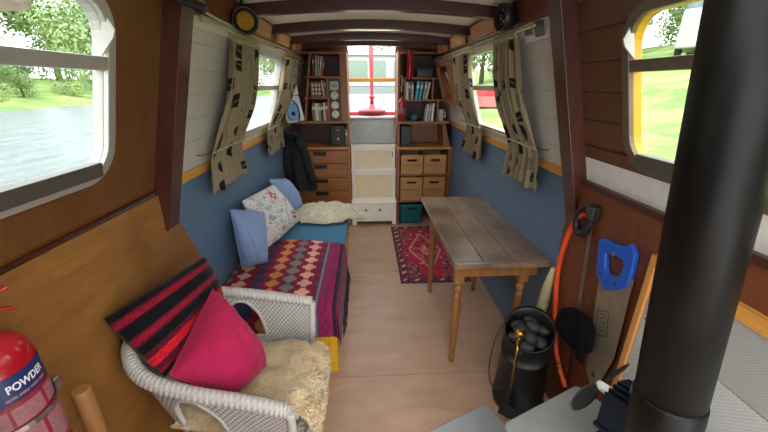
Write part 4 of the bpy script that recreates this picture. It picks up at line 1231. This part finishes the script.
b = MB(); b.tube(smooth_path([(.725, 1.475, .455), (.66, 1.43, .38), (.615, 1.36, .26), (.615, 1.30, .20), (.66, 1.275, .21), (.70, 1.285, .30), (.735, 1.305, .385)], 8), .0035, 8); b.build('bail_handle', MT['scuttle'], sc_)
for p in ((.727, 1.478, .455), (.738, 1.308, .385)):
    b = MB(); b.ell(p, (.012, .012, .014)); b.build('handle_ear', MT['scuttle'], sc_)
random.seed(5)
nb_ = 0
Q = Matrix.Rotation(T, 3, Vector((.77, -.64, 0)))
for i, (a, r, h) in enumerate(((0, 0, .012), (0, .066, 0), (1.05, .066, .004), (2.1, .066, 0), (3.14, .066, .006), (4.2, .066, 0), (5.25, .066, .004), (.5, .035, .036), (2.6, .036, .034), (4.7, .036, .036))):
    p = V(.818, 1.404, .425) + Q @ V(r*math.cos(a), r*math.sin(a), h)
    rot = Matrix.Rotation(random.uniform(0, 3), 3, 'Z') @ Matrix.Rotation(random.uniform(-.5, .5), 3, 'X')
    b = MB(); b.ell(p, (.038, .031, .025), 14, mat=rot, fn=lambda c: 1 + .05*noise.noise(c*2 + V(i, 0, 0)))
    tag(b.build('coal_briquette', MT['coal'], None, p), 'dark rounded briquette heaped in the mouth of the black coal scuttle', 'coal', 'fuel briquettes in the coal scuttle')
tg = thing('fire_tongs', 'brass handled fire tool hanging down the front of the coal scuttle', 'fire tool', (.70, 1.27, .25))
b = MB(); b.tube([(.706, 1.283, .475), (.700, 1.272, .38), (.692, 1.256, .21)], [.007, .0055, .005], 10); b.build('shaft', MT['brass'], tg)
b = MB(); 
b.lathe([(0, 0), (.012, .0), (.009, .008), (.013, .018), (.009, .03), (.012, .036), (.006, .042), (0, .042)], (.706, 1.284, .465), 14); b.build('turned_collar', MT['brass'], tg)
b = MB(); b.lathe([(0, -.017), (.016, -.017), (.024, -.012), (.024, .012), (.016, .017), (0, .017)], (.707, 1.285, .525), 20, mat=Matrix.Rotation(PI/2, 4, V(.8, -.6, 0)) @ Matrix.Rotation(.6, 4, 'X')); b.build('round_knob', MT['brass'], tg)
b = MB(); b.tube([(.692, 1.256, .21), (.684, 1.246, .13)], .006, 8); b.prism([(-.035, .0), (.035, 0), (.045, -.08), (-.045, -.08)], -.003, .003, lambda a, c, d: V(.684 + a*.75 + d*.6, 1.244 - a*.6 + d*.8 - .004, .13 + c)); b.build('shovel_blade', MT['scuttle'], tg)
# rolled paper behind the scuttle
b = MB(); b.tube([(.935, 1.555, .0), (.94, 1.55, .3), (.948, 1.535, .60), (.955, 1.52, .74)], [.034, .034, .026, .012], 14)
tag(b.build('paper_roll', MT['cord'], None, (.935, 1.555, 0)), 'beige roll of paper upright between the scuttle and the wall', 'paper roll')

# ------------------------------------------------------------------ tools on the board
XW = .965
bs = thing('bow_saw', 'orange tubular bow saw with black handle hung on the brown board', 'saw', (XW, 1.35, .22))
tp = smooth_path([(XW, 1.385, 1.085), (XW, 1.415, 1.065), (XW, 1.455, 1.0), (XW, 1.485, .90), (XW, 1.497, .79), (XW, 1.488, .68), (XW, 1.463, .575), (XW, 1.425, .45), (XW, 1.375, .335), (XW, 1.31, .262), (XW, 1.245, .225)], 6)
b = MB(); b.tube(tp, .0125, 14); b.build('tube_frame', MT['orange'], bs)
b = MB(); b.box(XW-.001, XW+.001, 0, 1, 0, 1)
p0, p1 = V(XW, 1.335, 1.09), V(XW, 1.236, .225)
b = MB(); b.ring([[p0 + V(dx, dy, 0) for dx, dy in ((-.001, -.011), (.001, -.011), (.001, .011), (-.001, .011))], [p1 + V(dx, dy, 0) for dx, dy in ((-.001, -.011), (.001, -.011), (.001, .011), (-.001, .011))]], smooth=False); b.build('blade', MT['steel'], bs)
hp = smooth_path([(XW-.006, 1.325, 1.135), (XW-.006, 1.375, 1.12), (XW-.006, 1.418, 1.075), (XW-.006, 1.425, 1.025), (XW-.006, 1.395, .992), (XW-.006, 1.36, 1.005), (XW-.006, 1.338, 1.05)], 6, True)
b = MB(); b.tube(hp, .015, 12, closed=True); b.box(XW-.024, XW+.014, 1.305, 1.35, 1.08, 1.145, bev=.006); b.build('grip', MT['black'], bs)
for i in range(4):
    b = MB(); b.box(XW-.028, XW-.023, 1.308, 1.347, 1.088+i*.014, 1.095+i*.014, bev=.001); b.build('grip_rib', MT['dark_strip'], bs)
for y, z in ((1.487, .81), (1.31, .30)):
    b = MB(); b.tube([V(XW-.016, y, z) + V(0, .013*math.cos(a), .013*math.sin(a)) for a in [2*PI*q/14 for q in range(14)]], .003, 6, closed=True); b.tube([(XW-.016, y+.012, z), (XW+.004, y+.012, z)], .003, 6); b.build('wing_nut', MT['brass'], bs)
hs = thing('hand_saw', 'hand saw with a bright blue handle hanging blade down on the board', 'saw', (.972, 1.14, .40))
k = .975
blade = [(1.222, .885), (1.05, .955), (1.035, .60), (1.075, .405), (1.115, .385), (1.155, .42)]
b = MB(); b.prism(blade, .9705, .9725, lambda a, c, d: V(d, a, c)); b.build('blade', MT['saw_blade'], hs)
b = MB()
outer = [(1.262, 1.018), (1.255, .985), (1.243, .93), (1.232, .872), (1.165, .838), (1.115, .865), (1.062, .918), (1.060, .975), (1.068, 1.055), (1.098, 1.075), (1.115, 1.058), (1.17, 1.040), (1.235, 1.036)]
inner = [(1.205, .985), (1.203, .965), (1.196, .94), (1.186, .918), (1.160, .905), (1.138, .912), (1.112, .930), (1.103, .955), (1.103, .985), (1.115, 1.002), (1.135, .998), (1.165, .988), (1.190, .985)]
b.ring([[V(.962, a, c) for a, c in outer], [V(.982, a, c) for a, c in outer], [V(.982, a, c) for a, c in inner], [V(.962, a, c) for a, c in inner]], smooth=False, loop=True)
b.build('handle', MT['blue_saw'], hs, bevel=.004)
for y, z in ((1.208, .89), (1.165, .868), (1.118, .893)):
    b = MB(); b.ell((.961, y, z), (.003, .008, .008)); b.build('rivet', MT['navy'], hs)
b = MB()
bo = [(1.182, .73), (1.120, .765), (1.095, .655), (1.155, .615)]; cx_, cz_ = 1.138, .691
bi = [(cx_ + (a-cx_)*.86, cz_ + (c-cz_)*.90) for a, c in bo]
b.ring([[V(.9695, a, c) for a, c in bo], [V(.9704, a, c) for a, c in bo], [V(.9704, a, c) for a, c in bi], [V(.9695, a, c) for a, c in bi]], smooth=False, loop=True)
b.build('etched_frame', MT['dark_strip'], hs)
b = MB()
for i in range(5):
    t0 = .14 + i*.155
    def bl(s, t): 
        A_ = V(0, *bo[0]).lerp(V(0, *bo[1]), s); B_ = V(0, *bo[3]).lerp(V(0, *bo[2]), s); return A_.lerp(B_, t)
    q = [bl(.30, t0), bl(.72, t0), bl(.72, t0+.035), bl(.30, t0+.035)]
    b.prism([(p.y, p.z) for p in q], .9696, .9704, lambda a, c, d: V(d, a, c))
    if i % 2 == 0:
        q = [bl(.62, t0), bl(.72, t0), bl(.72, t0+.11), bl(.62, t0+.11)]
        b.prism([(p.y, p.z) for p in q], .9697, .9703, lambda a, c, d: V(d, a, c))
b.build('etched_mark', MT['dark_strip'], hs)
b = MB(); b.ell((.9698, 1.112, .44), (.001, .010, .010)); b.build('tip_hole', MT['black'], hs)
# hooks and cap
for (y, z, lb) in ((1.215, .735, 'small brass hook above the black cap on the brown board'), (1.14, 1.0, 'brass hook through the blue saw handle on the brown board')):
    b = MB(); b.tube(smooth_path([(.986, y, z), (.958, y, z), (.944, y, z+.006), (.940, y, z+.02)], 5), .004, 8); b.ell((.983, y, z), (.004, .01, .01))
    tag(b.build('cup_hook', MT['brass'], None, (.985, y, z)), lb, 'hook')
cp = thing('felt_hat', 'black felt cap hung in front of the hand saw blade on the brown board', 'hat', (.93, 1.22, .46))
rotc = Matrix.Rotation(math.radians(-25), 3, 'X')
def capfn(u, v):
    a = 2*PI*u; r = math.sin(v*PI/2)**.7
    p = V(-.060*math.cos(v*PI/2)**.8, .125*r*math.cos(a)*(1+.07*math.sin(3*a+1)), .092*r*math.sin(a)*(1+.08*math.sin(2*a+.5)))
    p.x += .008*noise.noise(V(math.cos(a)*2, math.sin(a)*2, v*4))
    return V(.945, 1.235, .585) + rotc @ p
b = MB(); b.grid(capfn, 48, 16, loopu=True); b.build('crown', MT['felt'], cp, solid=.005)
def brim(u, v):
    p = [V(.905, 1.215, .705), V(.895, 1.15, .665), V(.885, 1.09, .60), V(.89, 1.085, .525), V(.90, 1.14, .51)]
    q = u*4; i = min(int(q), 3); f = q-i
    e = p[i].lerp(p[i+1], f); c = V(.925, 1.185 + .0*u, .655 - .12*u)
    r = c.lerp(e, v); r.x -= .02*math.sin(v*PI)*math.sin(u*PI)
    return r
b = MB(); b.grid(brim, 32, 10); b.build('peak', MT['felt'], cp, solid=.007)
# ------------------------------------------------------------------ stove, flue, fan, hearth
U1 = Vector((-.92, -.39, 0)).normalized(); U2 = Vector((.39, -.92, 0)).normalized(); A0 = Vector((.757, .922, 0))
def S(a, c, z): return A0 + U1*a + U2*c + V(0, 0, z)
def sprism(poly, z0, z1, m, nm, par, bev=.004):
    b = MB(); b.prism(poly, z0, z1, lambda a, c, d: S(a, c, d)); return b.build(nm, m, par, bevel=bev)
stv = thing('wood_stove', 'solid fuel stove with a grey top plate at the lower right', 'stove', S(.185, .25, .012))
sprism(rrect(0, .37, 0, .50, .03), .578, .602, MT['stove_top'], 'top_plate', stv, .005)
sprism(rrect(.025, .345, .03, .47, .03), .13, .577, MT['stove'], 'body', stv)
sprism(rrect(.01, .36, .015, .485, .03), .10, .13, MT['stove'], 'base_plate', stv)
for a, c in ((.04, .05), (.33, .05), (.04, .45), (.33, .45)):
    b = MB(); b.tube([S(a, c, .012), S(a, c, .10)], [.022, .018], 10); b.build('leg', MT['stove'], stv)
b = MB(); b.prism(rrect(.05, .32, .19, .53, .03), .008, .03, lambda a, z, d: S(a, d, z)); dr = b.build('door', MT['stove'], stv, bevel=.004)
b = MB(); b.prism(rrect(.085, .285, .26, .48, .03), .004, .0075, lambda a, z, d: S(a, d, z)); b.build('door_glass', MT['glass_dark'], dr)
b = MB(); b.tube([S(.335, .02, .36), S(.335, -.012, .36), S(.335, -.02, .30)], .008, 8); b.build('door_handle', MT['steel'], dr)
fl_ = thing('flue_pipe', 'black round flue pipe rising from the stove to the roof at right', 'flue pipe', (.65, .4823, .602))
def fpt(z): return V(.6198 - .0754*(z-1.0), .5035 + .0528*(z-1.0), z)
b = MB(); b.tube([fpt(1.02), fpt(1.5), fpt(2.04)], .060, 48); b.build('upper_pipe', MT['flue'], fl_)
b = MB(); b.tube([fpt(.612), fpt(.98), fpt(1.018), fpt(1.026)], [.0625, .0625, .0625, .0605], 48); b.build('lower_sleeve', MT['flue'], fl_)
b = MB(); b.tube([fpt(.611), fpt(.65)], [.082, .068], 32); b.build('spigot_collar', MT['stove'], fl_)
b = MB(); b.tube([fpt(2.0), fpt(2.012)], [.10, .10], 32); b.build('roof_collar', MT['stove'], fl_)
# heat powered fan
fn_ = thing('stove_fan', 'blue black finned stove fan with dark blades standing on the stove top', 'fan', S(.12, .19, .602))
FA, FC = .125, .155
def fbox(a0, a1, c0, c1, z0, z1, m, nm, bev=.002):
    b = MB(); b.prism([(a0, c0), (a1, c0), (a1, c1), (a0, c1)], z0, z1, lambda a, c, d: S(a, c, d)); return b.build(nm, m, fn_, bevel=bev)
fbox(FA-.045, FA+.045, FC+.0, FC+.07, .603, .618, MT['fin'], 'base')
fbox(FA-.014, FA+.014, FC+.02, FC+.055, .618, .77, MT['fin'], 'stem')
for i in range(7):
    a = FA + (i-3)*.017
    h = .845 - abs(i-3)*.006
    b = MB(); b.prism([(FC+.012, .70), (FC+.09, .69), (FC+.11, h), (FC+.012, h-.012)], a-.0022, a+.0022, lambda c, z, d: S(d, c, z)); b.build('cooling_fin', MT['fin'], fn_, bevel=.001)
fbox(FA-.06, FA+.06, FC+.008, FC+.10, .688, .70, MT['fin'], 'fin_plate')
b = MB(); b.tube([S(FA, FC+.012, .775), S(FA, FC-.035, .775)], [.017, .013], 14); hub = b.build('hub', MT['paper'], fn_)
for sg, an in ((1, -.22), (-1, -.22)):
    def bladefn(u, v):
        r = .012 + .112*u; wd = .024*math.sin((.10 + .84*u)*PI)**.7 + .002
        w = (v-.5)*2*wd
        a = sg*r*math.cos(an) ; z = sg*r*math.sin(an) + w*.75
        return S(FA + a, FC - .028 - w*.55*sg, .775 + z)
    b = MB(); b.grid(bladefn, 20, 8); b.build('blade', MT['black'], fn_, solid=.003)
b = MB(); b.tube(smooth_path([S(FA-.03, FC+.06, .846), S(FA-.03, FC+.06, .885), S(FA+.0, FC+.06, .905), S(FA+.03, FC+.06, .885), S(FA+.03, FC+.06, .846)], 6), .0025, 6); b.build('carry_loop', MT['steel'], fn_)
H0 = V(.622, 1.352, 0)
hh = thing('hearth_sheet', 'grey metal hearth sheet on the floor at the bottom centre', 'hearth', (H0 + U1*.23 + U2*.4))
b = MB(); b.prism(rrect(-.0, .47, -.0, 1.02, .008), .001, .012, lambda a, c, d: H0 + U1*a + U2*c + V(0,0,d)); b.build('sheet', MT['hearth'], hh, bevel=.003)

# ------------------------------------------------------------------ near left: extinguisher and broom handle
ex = thing('fire_extinguisher', 'large red powder fire extinguisher strapped to the near left side', 'fire extinguisher', (-.79, .575, .80))
EC = (-.780, .588, 0)
b = MB(); b.lathe([(0, .80), (.066, .80), (.074, .808), (.074, 1.085), (.070, 1.112), (.056, 1.135), (.034, 1.148), (.024, 1.152), (.024, 1.162), (0, 1.162)], EC, 40); b.build('cylinder', MT['red'], ex)
def band(z0, z1, r, a0, a1, m, nm, par):
    b = MB()
    def fn(u, v):
        a = math.radians(a0 + (a1-a0)*u); return V(EC[0] + r*math.cos(a), EC[1] + r*math.sin(a), z0 + (z1-z0)*v)
    b.grid(fn, 40, 1); return b.build(nm, m, par)
band(1.022, 1.082, .0746, -110, 60, MT['navy'], 'title_band', ex)
band(.848, 1.021, .0745, -110, 60, MT['label_red'], 'label', ex)
for (a0, a1, z0, z1) in ((-90, -40, .965, 1.012), (-36, 6, .968, 1.010), (12, 52, .97, 1.012), (-90, -52, .862, .952), (-46, -8, .87, .952), (-2, 50, .868, .945)):
    band(z0, z1, .0748, a0, a1, MT['label_pale'], 'print_block', ex)
def text_on_cyl(txt, size, a_mid, z, r, m, nm, par):
    cu = bpy.data.curves.new('t', 'FONT'); cu.body = txt; cu.size = size; cu.align_x = 'CENTER'; cu.offset = size*.025; cu.resolution_u = 3
    o = bpy.data.objects.new('t', cu); COL.objects.link(o)
    dg = bpy.context.evaluated_depsgraph_get(); me = bpy.data.meshes.new_from_object(o.evaluated_get(dg))
    bm = bmesh.new(); bm.from_mesh(me); bmesh.ops.triangulate(bm, faces=bm.faces[:])
    bmesh.ops.subdivide_edges(bm, edges=bm.edges[:], cuts=1)
    for v in bm.verts:
        a = math.radians(a_mid) + v.co.x*.74/r
        v.co = V(EC[0] + r*math.cos(a), EC[1] + r*math.sin(a), z + v.co.y)
    b = MB(); b.bm(bm); bpy.data.objects.remove(o); bpy.data.curves.remove(cu); bpy.data.meshes.remove(me)
    return b.build(nm, m, par)
text_on_cyl('POWDER', .0245, -2, 1.047, .0752, MT['lettering'], 'lettering', ex)
for i, (a0, a1) in enumerate(((-36, -22), (-20, -6), (-4, 10), (12, 26))):
    band(1.030, 1.036, .0750, a0, a1, MT['label_pale'], 'small_print', ex)
b = MB()
for k_ in range(1): 
    pts = [V(EC[0] + .077*math.cos(a), EC[1] + .077*math.sin(a), .958) for a in [2*PI*q/40 for q in range(40)]]
    rings = [[p + V(0,0,-.006), p + V(0,0,.006), p*1 + (p - V(EC[0], EC[1], .958))*.025 + V(0,0,.006), p + (p - V(EC[0], EC[1], .958))*.025 + V(0,0,-.006)] for p in pts]
    b.ring(rings, smooth=False, loop=True)
b.build('steel_strap', MT['steel'], ex)
b = MB(); b.box(EC[0]-.012+.03, EC[0]+.012+.03, EC[1]+.068, EC[1]+.086, .945, .975, bev=.003); b.build('strap_buckle', MT['steel'], ex)
b = MB(); b.lathe([(0, 0), (.022, 0), (.022, .03), (.015, .04), (.015, .055), (0, .055)], (EC[0], EC[1], 1.162), 16); b.build('valve', MT['brass'], ex)
dr_ = V(.35, .94, 0).normalized()
def lever(z0, z1, n_):
    b = MB(); c = V(*EC)
    p = [c - dr_*.03 + V(0,0,z0), c + dr_*.02 + V(0,0,z0+.008), c + dr_*.075 + V(0,0,z1)]
    sd = V(-dr_.y, dr_.x, 0)*.011
    b.ring([[q - sd, q + sd, q + sd + V(0,0,.006), q - sd + V(0,0,.006)] for q in p], smooth=False); b.build(n_, MT['red'], ex, bevel=.002)
lever(1.195, 1.175, 'carry_handle'); lever(1.208, 1.225, 'squeeze_lever')
b = MB(); b.box(-.868, -.86, .56, .63, .79, 1.10); b.box(-.864, -.78, .565, .625, .790, .798); b.box(-.864, -.842, .57, .62, .93, .98); b.build('bracket', MT['black'], ex)
b = MB(); pts = smooth_path([(-.748, .715, .885), (-.76, .725, .60), (-.775, .74, .30), (-.79, .75, .11)], 6)
br = thing('broom', 'pale wooden broom handle leaning in the near left corner', 'broom', (-.79, .75, 0))
b.tube(pts, .021, 16); b.build('handle', MT['pole_wood'], br, bevel=.004)
b = MB(); b.box(-.825, -.755, .62, .88, .075, .125, bev=.008); b.build('broom_head', MT['pole_wood'], br)
b = MB()
for i in range(22):
    for j in range(4): 
        x, y = -.817 + j*.018, .63 + i*.0115
        b.tube([(x, y, .076), (x + (j-1.5)*.006, y + (i-10.5)*.0012, .002)], .004, 4)
b.build('bristles', MT['cord'], br)

# ------------------------------------------------------------------ outside: river, banks, trees, deck, other boat
b = MB(); b.box(-70, -1.06, -25, 90, .30, .35); tag(b.build('river_water', MT['water']), 'rippled grey river water outside the left windows', 'water', kind='structure')
b = MB()
def bank(u, v):
    y = -25 + 115*v; x = -19 - 22*u
    return V(x + .8*noise.noise(V(y*.2, 0, 1)), y, .25 + 2.2*u**.7 + .25*noise.noise(V(x*.3, y*.3, 2)))
b.grid(bank, 30, 90); tag(b.build('far_bank', MT['grass']), 'grassy far river bank seen through the near left window', 'bank', kind='structure')
b = MB()
def bz(x): return .62 + .25*max(0, min(x, 22)-7)
b.grid(lambda u, v: V(1.22 + 60*u, -25 + 115*v, bz(1.22 + 60*u) + .06*noise.noise(V(u*90, v*120, 3))), 90, 80); tag(b.build('near_bank', MT['grass']), 'bright grass bank outside the right windows', 'grass', kind='structure')
def tree_mesh(seed, m, n=2600, low=.0):
    random.seed(seed); b = MB()
    blobs = [(V(random.uniform(-1.6, 1.6), random.uniform(-1.6, 1.6), random.uniform(1.2+low, 5.5)), random.uniform(1.0, 1.7)) for _ in range(9)]
    for c, r in blobs:
        for _ in range(n//9*2):
            d = V(random.gauss(0, 1), random.gauss(0, 1), random.gauss(0, 1)).normalized()
            p = c + d*r*random.uniform(.65, 1.05); s = random.uniform(.07, .16)
            q = V(random.gauss(0, 1), random.gauss(0, 1), random.gauss(0, 1)).normalized(); t = d.cross(q).normalized(); w = d.lerp(t.cross(q), .5).normalized()
            b.add([p - t*s, p + w*s*.6, p + t*s, p - w*s*.6 + d*s*.3], [(0,1,2,3)])
    return b
def tree(name, label, seed, m, loc, sc, grp, n=2600):
    root = thing(name, label, 'tree', (0,0,0), grp)
    tree_mesh(seed, m, n).build('crown', m, root)
    b = MB(); b.tube([(0, 0, -.3), (.05, .05, 1.6), (-.1, .1, 3.6)], [.22, .16, .08], 10); b.build('trunk', MT['bark'], root)
    root.location = loc; root.scale = (sc, sc, sc)
    return root
def tcopy(root, loc, sc, rz, label):
    r = copy_tree(root, loc, label, (0, 0, rz)); r.scale = (sc, sc, sc*random.uniform(.9, 1.1)); return r
LB = 'leafy green tree on the far river bank seen through the left windows'
t1 = tree('bank_tree', LB, 3, MT['leaf'], (-25, 14, .9), 1.7, 'trees on the far river bank')
t2 = tree('bank_tree', LB, 5, MT['leaf2'], (-27, 24.5, .9), 1.6, 'trees on the far river bank')
for i, (x, y, s) in enumerate(((-36, 21.5, 1.5), (-25, 37, 1.2), (-38, 36, 1.6), (-26, 49, 1.2), (-37, 47, 1.6), (-28, 62, 1.5), (-41, 62, 1.6), (-29, 78, 1.6), (-25, 2, 1.2), (-36, 9, 1.5))):
    tcopy((t1, t2)[i % 2], (x, y, .9), s*1.25, i*1.3, LB)
for i, (x, y, s) in enumerate(((-53, 34, 2.2), (-54, 50, 2.3), (-53, 18, 2.2))): tcopy((t1, t2)[i % 2], (x, y, .9), s, i*2.1+.7, LB)
for i, (x, y, s) in enumerate(((-21.5, 15.5, .42), (-22, 18.6, .36), (-21.6, 21.6, .46), (-22.2, 25.0, .40), (-21.8, 28.6, .5), (-21.5, 32, .36))):
    r = tcopy((t2, t1)[i % 2], (x, y, .68), s, i*1.1, 'low green bush at the water edge of the far river bank'); r.name = 'river_bush'; r['group'] = 'bushes along the far bank'; r['category'] = 'bush'
b = MB(); b.grid(lambda u, v: V(-20 + 15*u, 48 + 14*v, .2 + 1.1*math.sin(min(1, v*2)*PI/2)*math.sin(PI*min(1, u*4)/2)*math.sin(PI*min(1, (1-u)*4)/2)), 20, 20); tag(b.build('river_bend_bank', MT['grass']), 'grassy bank at the river bend seen through the left cabin window', 'bank', kind='structure')
for i, (x, y, s) in enumerate(((-17, 57, 1.1), (-12.5, 53, 1.0), (-8, 57, 1.1))): tcopy((t2, t1)[i % 2], (x, y, 1.0), s, i*1.4, 'tree at the river bend seen through the left cabin window')
LB2 = 'bushy tree on the grass bank seen through the right windows'
t3 = tree('bank_tree', LB2, 8, MT['leaf'], (11.5, 21.5, 1.6), 1.0, 'trees on the near bank')
for i, (x, y, s) in enumerate(((15.5, 8, .9), (14, 26, 1.2), (11.5, 36, 1.2), (24, 11, 1.0), (30, 33, 1.2), (18, 44, 1.4), (9, 50, 1.3), (23, 36, 1.4), (24, 5, 1.1), (42, 24, 1.3))):
    tcopy(t3, (x, y, bz(x)), s, i*1.7, LB2)
b = MB(); b.tube([(18.0, 20.4, 3.1), (17.6, 20.3, 6.5), (17.2, 20.2, 11)], .36, 12)
tag(b.build('leaning_pole', MT['grey_pole'], None, (18.0, 20.4, 3.1)), 'grey leaning pole outside the near right window', 'pole')
# white van
vn = thing('parked_van', 'white parked van on the grass outside the near right window', 'van', (16.2, 17.2, 2.80))
vm = Matrix.Translation((16.2, 17.2, 2.80)) @ Matrix.Rotation(math.radians(40), 4, 'Z')
prof = [(-2.3, .35), (2.3, .35), (2.35, .9), (2.0, 1.1), (1.45, 1.25), (.8, 1.85), (-2.2, 1.9), (-2.35, 1.6)]
b = MB(); b.prism(prof, -.9, .9, lambda a, c, d: vm @ V(a, d, c)); b.build('body', MT['boat_white'], vn, bevel=.06)
for a0, a1 in ((-2.05, -1.25), (-1.15, -.35), (-.25, .75)):
    for sg in (-1, 1):
        b = MB(); b.prism(rrect(a0, a1, 1.2, 1.7, .08), sg*.9, sg*.92, lambda a, c, d: vm @ V(a, d, c)); b.build('side_window', MT['van_glass'], vn)
for a in (-1.5, 1.5):
    for sg in (-1, 1):
        b = MB(); b.lathe([(0, -.1), (.3, -.1), (.34, -.06), (.34, .06), (.3, .1), (0, .1)], (0,0,0), 24, mat=Matrix.Rotation(PI/2, 4, 'X')); b.v = [vm @ (v + V(a, sg*.85, .34)) for v in b.v]; b.build('wheel', MT['tyre'], vn)
# red tent
tn = thing('red_tent', 'red and pale pink tent on the grass outside the right cabin window', 'tent', (6.2, 17.5, .7))
for (x0, x1, z0, z1, m, nm) in ((5.2, 7.2, .68, 1.15, 'tent_pale', 'tent_skirt'), (5.25, 7.15, 1.15, 1.62, 'tent', 'tent_roof')):
    b = MB()
    if nm == 'tent_skirt': b.ring([[V(x0, 16, z0), V(x1, 16, z0), V(x1, 18.8, z0), V(x0, 18.8, z0)], [V(x0+.05, 16.05, z1), V(x1-.05, 16.05, z1), V(x1-.05, 18.75, z1), V(x0+.05, 18.75, z1)]], smooth=False)
    else: b.ring([[V(x0, 16.05, z0), V(x1, 16.05, z0), V(x1, 18.75, z0), V(x0, 18.75, z0)], [V(6.0, 16.7, z1), V(6.4, 16.7, z1), V(6.4, 18.1, z1), V(6.0, 18.1, z1)]], smooth=False)
    b.build(nm, MT[m], tn, bevel=.03)
# stern deck, handrail, tiller post
b = MB(); b.box(-.85, .97, 4.42, 6.1, 1.19, 1.225); struct(b.build('floor_deck', MT['deck']))
for x0, x1 in ((-.92, -.86), (.98, 1.04)):
    pass
rl = thing('hatch_rail', 'orange varnished wooden rail across the open stern hatch', 'rail', (.09, 4.7, 1.226))
b = MB(); b.box(-.42, .60, 4.66, 4.71, 1.66, 1.705, bev=.008); b.build('rail_bar', MT['bar'], rl)
for x in (-.40, .58):
    b = MB(); b.box(x-.02, x+.02, 4.665, 4.705, 1.226, 1.66, bev=.004); b.build('stanchion', MT['bar'], rl)
rt_ = thing('red_tiller_post', 'faded red post on a round base standing on the stern deck', 'post', (.095, 5.05, 1.226))
b = MB(); b.lathe([(0, 0), (.19, 0), (.19, .02), (.15, .035), (.05, .05), (.035, .10), (0, .10)], (.095, 5.05, 1.275), 32); b.build('base_disc', MT['red_paint'], rt_)
b = MB(); b.box(-.30, .52, 4.99, 5.12, 1.226, 1.274, bev=.01); b.build('base_plinth', MT['red_paint'], rt_)
b = MB(); b.tube([(.095, 5.05, 1.36), (.095, 5.05, 1.52), (.092, 5.05, 1.9), (.09, 5.05, 2.5)], [.03, .022, .03, .03], 14); b.build('post', MT['red_paint'], rt_)
b = MB(); b.ell((.095, 5.05, 1.47), (.045, .045, .03)); b.build('knuckle', MT['red_paint'], rt_)
bt = thing('moored_boat', 'white moored cabin boat seen through the open stern hatch', 'boat', (.1, 10.0, .36))
b = MB(); b.ring([[V(-1.3, 9.2, .3), V(1.5, 9.2, .3), V(1.5, 13.2, .3), V(-1.3, 13.2, .3)], [V(-1.45, 9.0, 1.42), V(1.65, 9.0, 1.42), V(1.65, 13.4, 1.42), V(-1.45, 13.4, 1.42)]], smooth=False); b.build('hull', MT['boat_white'], bt)
b = MB(); b.box(-1.48, 1.68, 8.97, 13.42, 1.42, 1.58, bev=.02); b.build('gunwale_band', MT['boat_grey'], bt)
b = MB(); b.box(-1.2, 1.4, 9.3, 13.1, 1.58, 2.30, bev=.05); b.build('cabin', MT['boat_white'], bt)
b = MB(); b.box(-1.3, 1.5, 9.15, 13.25, 2.30, 2.40, bev=.03); b.build('roof', MT['boat_white'], bt)
for x0, w in ((-.95, .42), (-.42, .5), (.22, .32), (.72, .5)):
    b = MB(); b.prism(rrect(x0, x0+w, 1.72, 2.18, .05), 9.27, 9.31, lambda a, c, d: V(a, d, c)); b.build('cabin_window', MT['boat_win'], bt)
# hull skin of this boat, so the window reveals close against the outside
for i, (x, y, s) in enumerate(((18.5, 28.5, 1.3), (33, 18.0, 1.3), (24.5, 24.5, 1.7), (24.5, 18.0, 1.2))): tcopy(t3, (x, y, bz(x)), s, i*1.9+.5, LB2)
t5 = tcopy(t2, (3.5, 24, .6), 1.3, .4, 'pale leafy tree beyond the moored boat seen through the stern hatch')

# ------------------------------------------------------------------ world, camera
w = bpy.data.worlds.new('overcast sky'); scn.world = w; w.use_nodes = True
nt = w.node_tree; bg_ = nt.nodes['Background']
tc = N(nt, 'ShaderNodeTexCoord'); sp_ = N(nt, 'ShaderNodeSeparateXYZ'); nt.links.new(tc.outputs['Generated'], sp_.inputs[0])
nt.links.new(ramp(nt, sp_.outputs['Z'], [(.0, (.93, .96, 1, 1)), (.6, (1, 1, 1, 1))]), bg_.inputs['Color'])
bg_.inputs['Strength'].default_value = 1.0

cd = bpy.data.cameras.new('camera'); co = bpy.data.objects.new('camera', cd); COL.objects.link(co)
F_ = 345.0
cd.sensor_fit = 'HORIZONTAL'; cd.sensor_width = 36; cd.lens = F_*36/768; cd.clip_start = .02; cd.clip_end = 300
th_, ya_ = math.radians(20.766), math.radians(2.987)
fw = V(math.sin(ya_)*math.cos(th_), math.cos(ya_)*math.cos(th_), -math.sin(th_)); rt = V(math.cos(ya_), -math.sin(ya_), 0); up = rt.cross(fw)
co.matrix_world = Matrix(((rt.x, up.x, -fw.x, 0), (rt.y, up.y, -fw.y, 0), (rt.z, up.z, -fw.z, 1.62), (0, 0, 0, 1)))
scn.camera = co
scn.cycles.use_denoising = True
scn.cycles.max_bounces = 10; scn.cycles.diffuse_bounces = 6; scn.cycles.transparent_max_bounces = 12
scn.view_settings.view_transform = 'Standard'; scn.view_settings.look = 'None'; scn.view_settings.gamma = 1.0
scn.view_settings.use_curve_mapping = False
scn.view_settings.exposure = 2.7
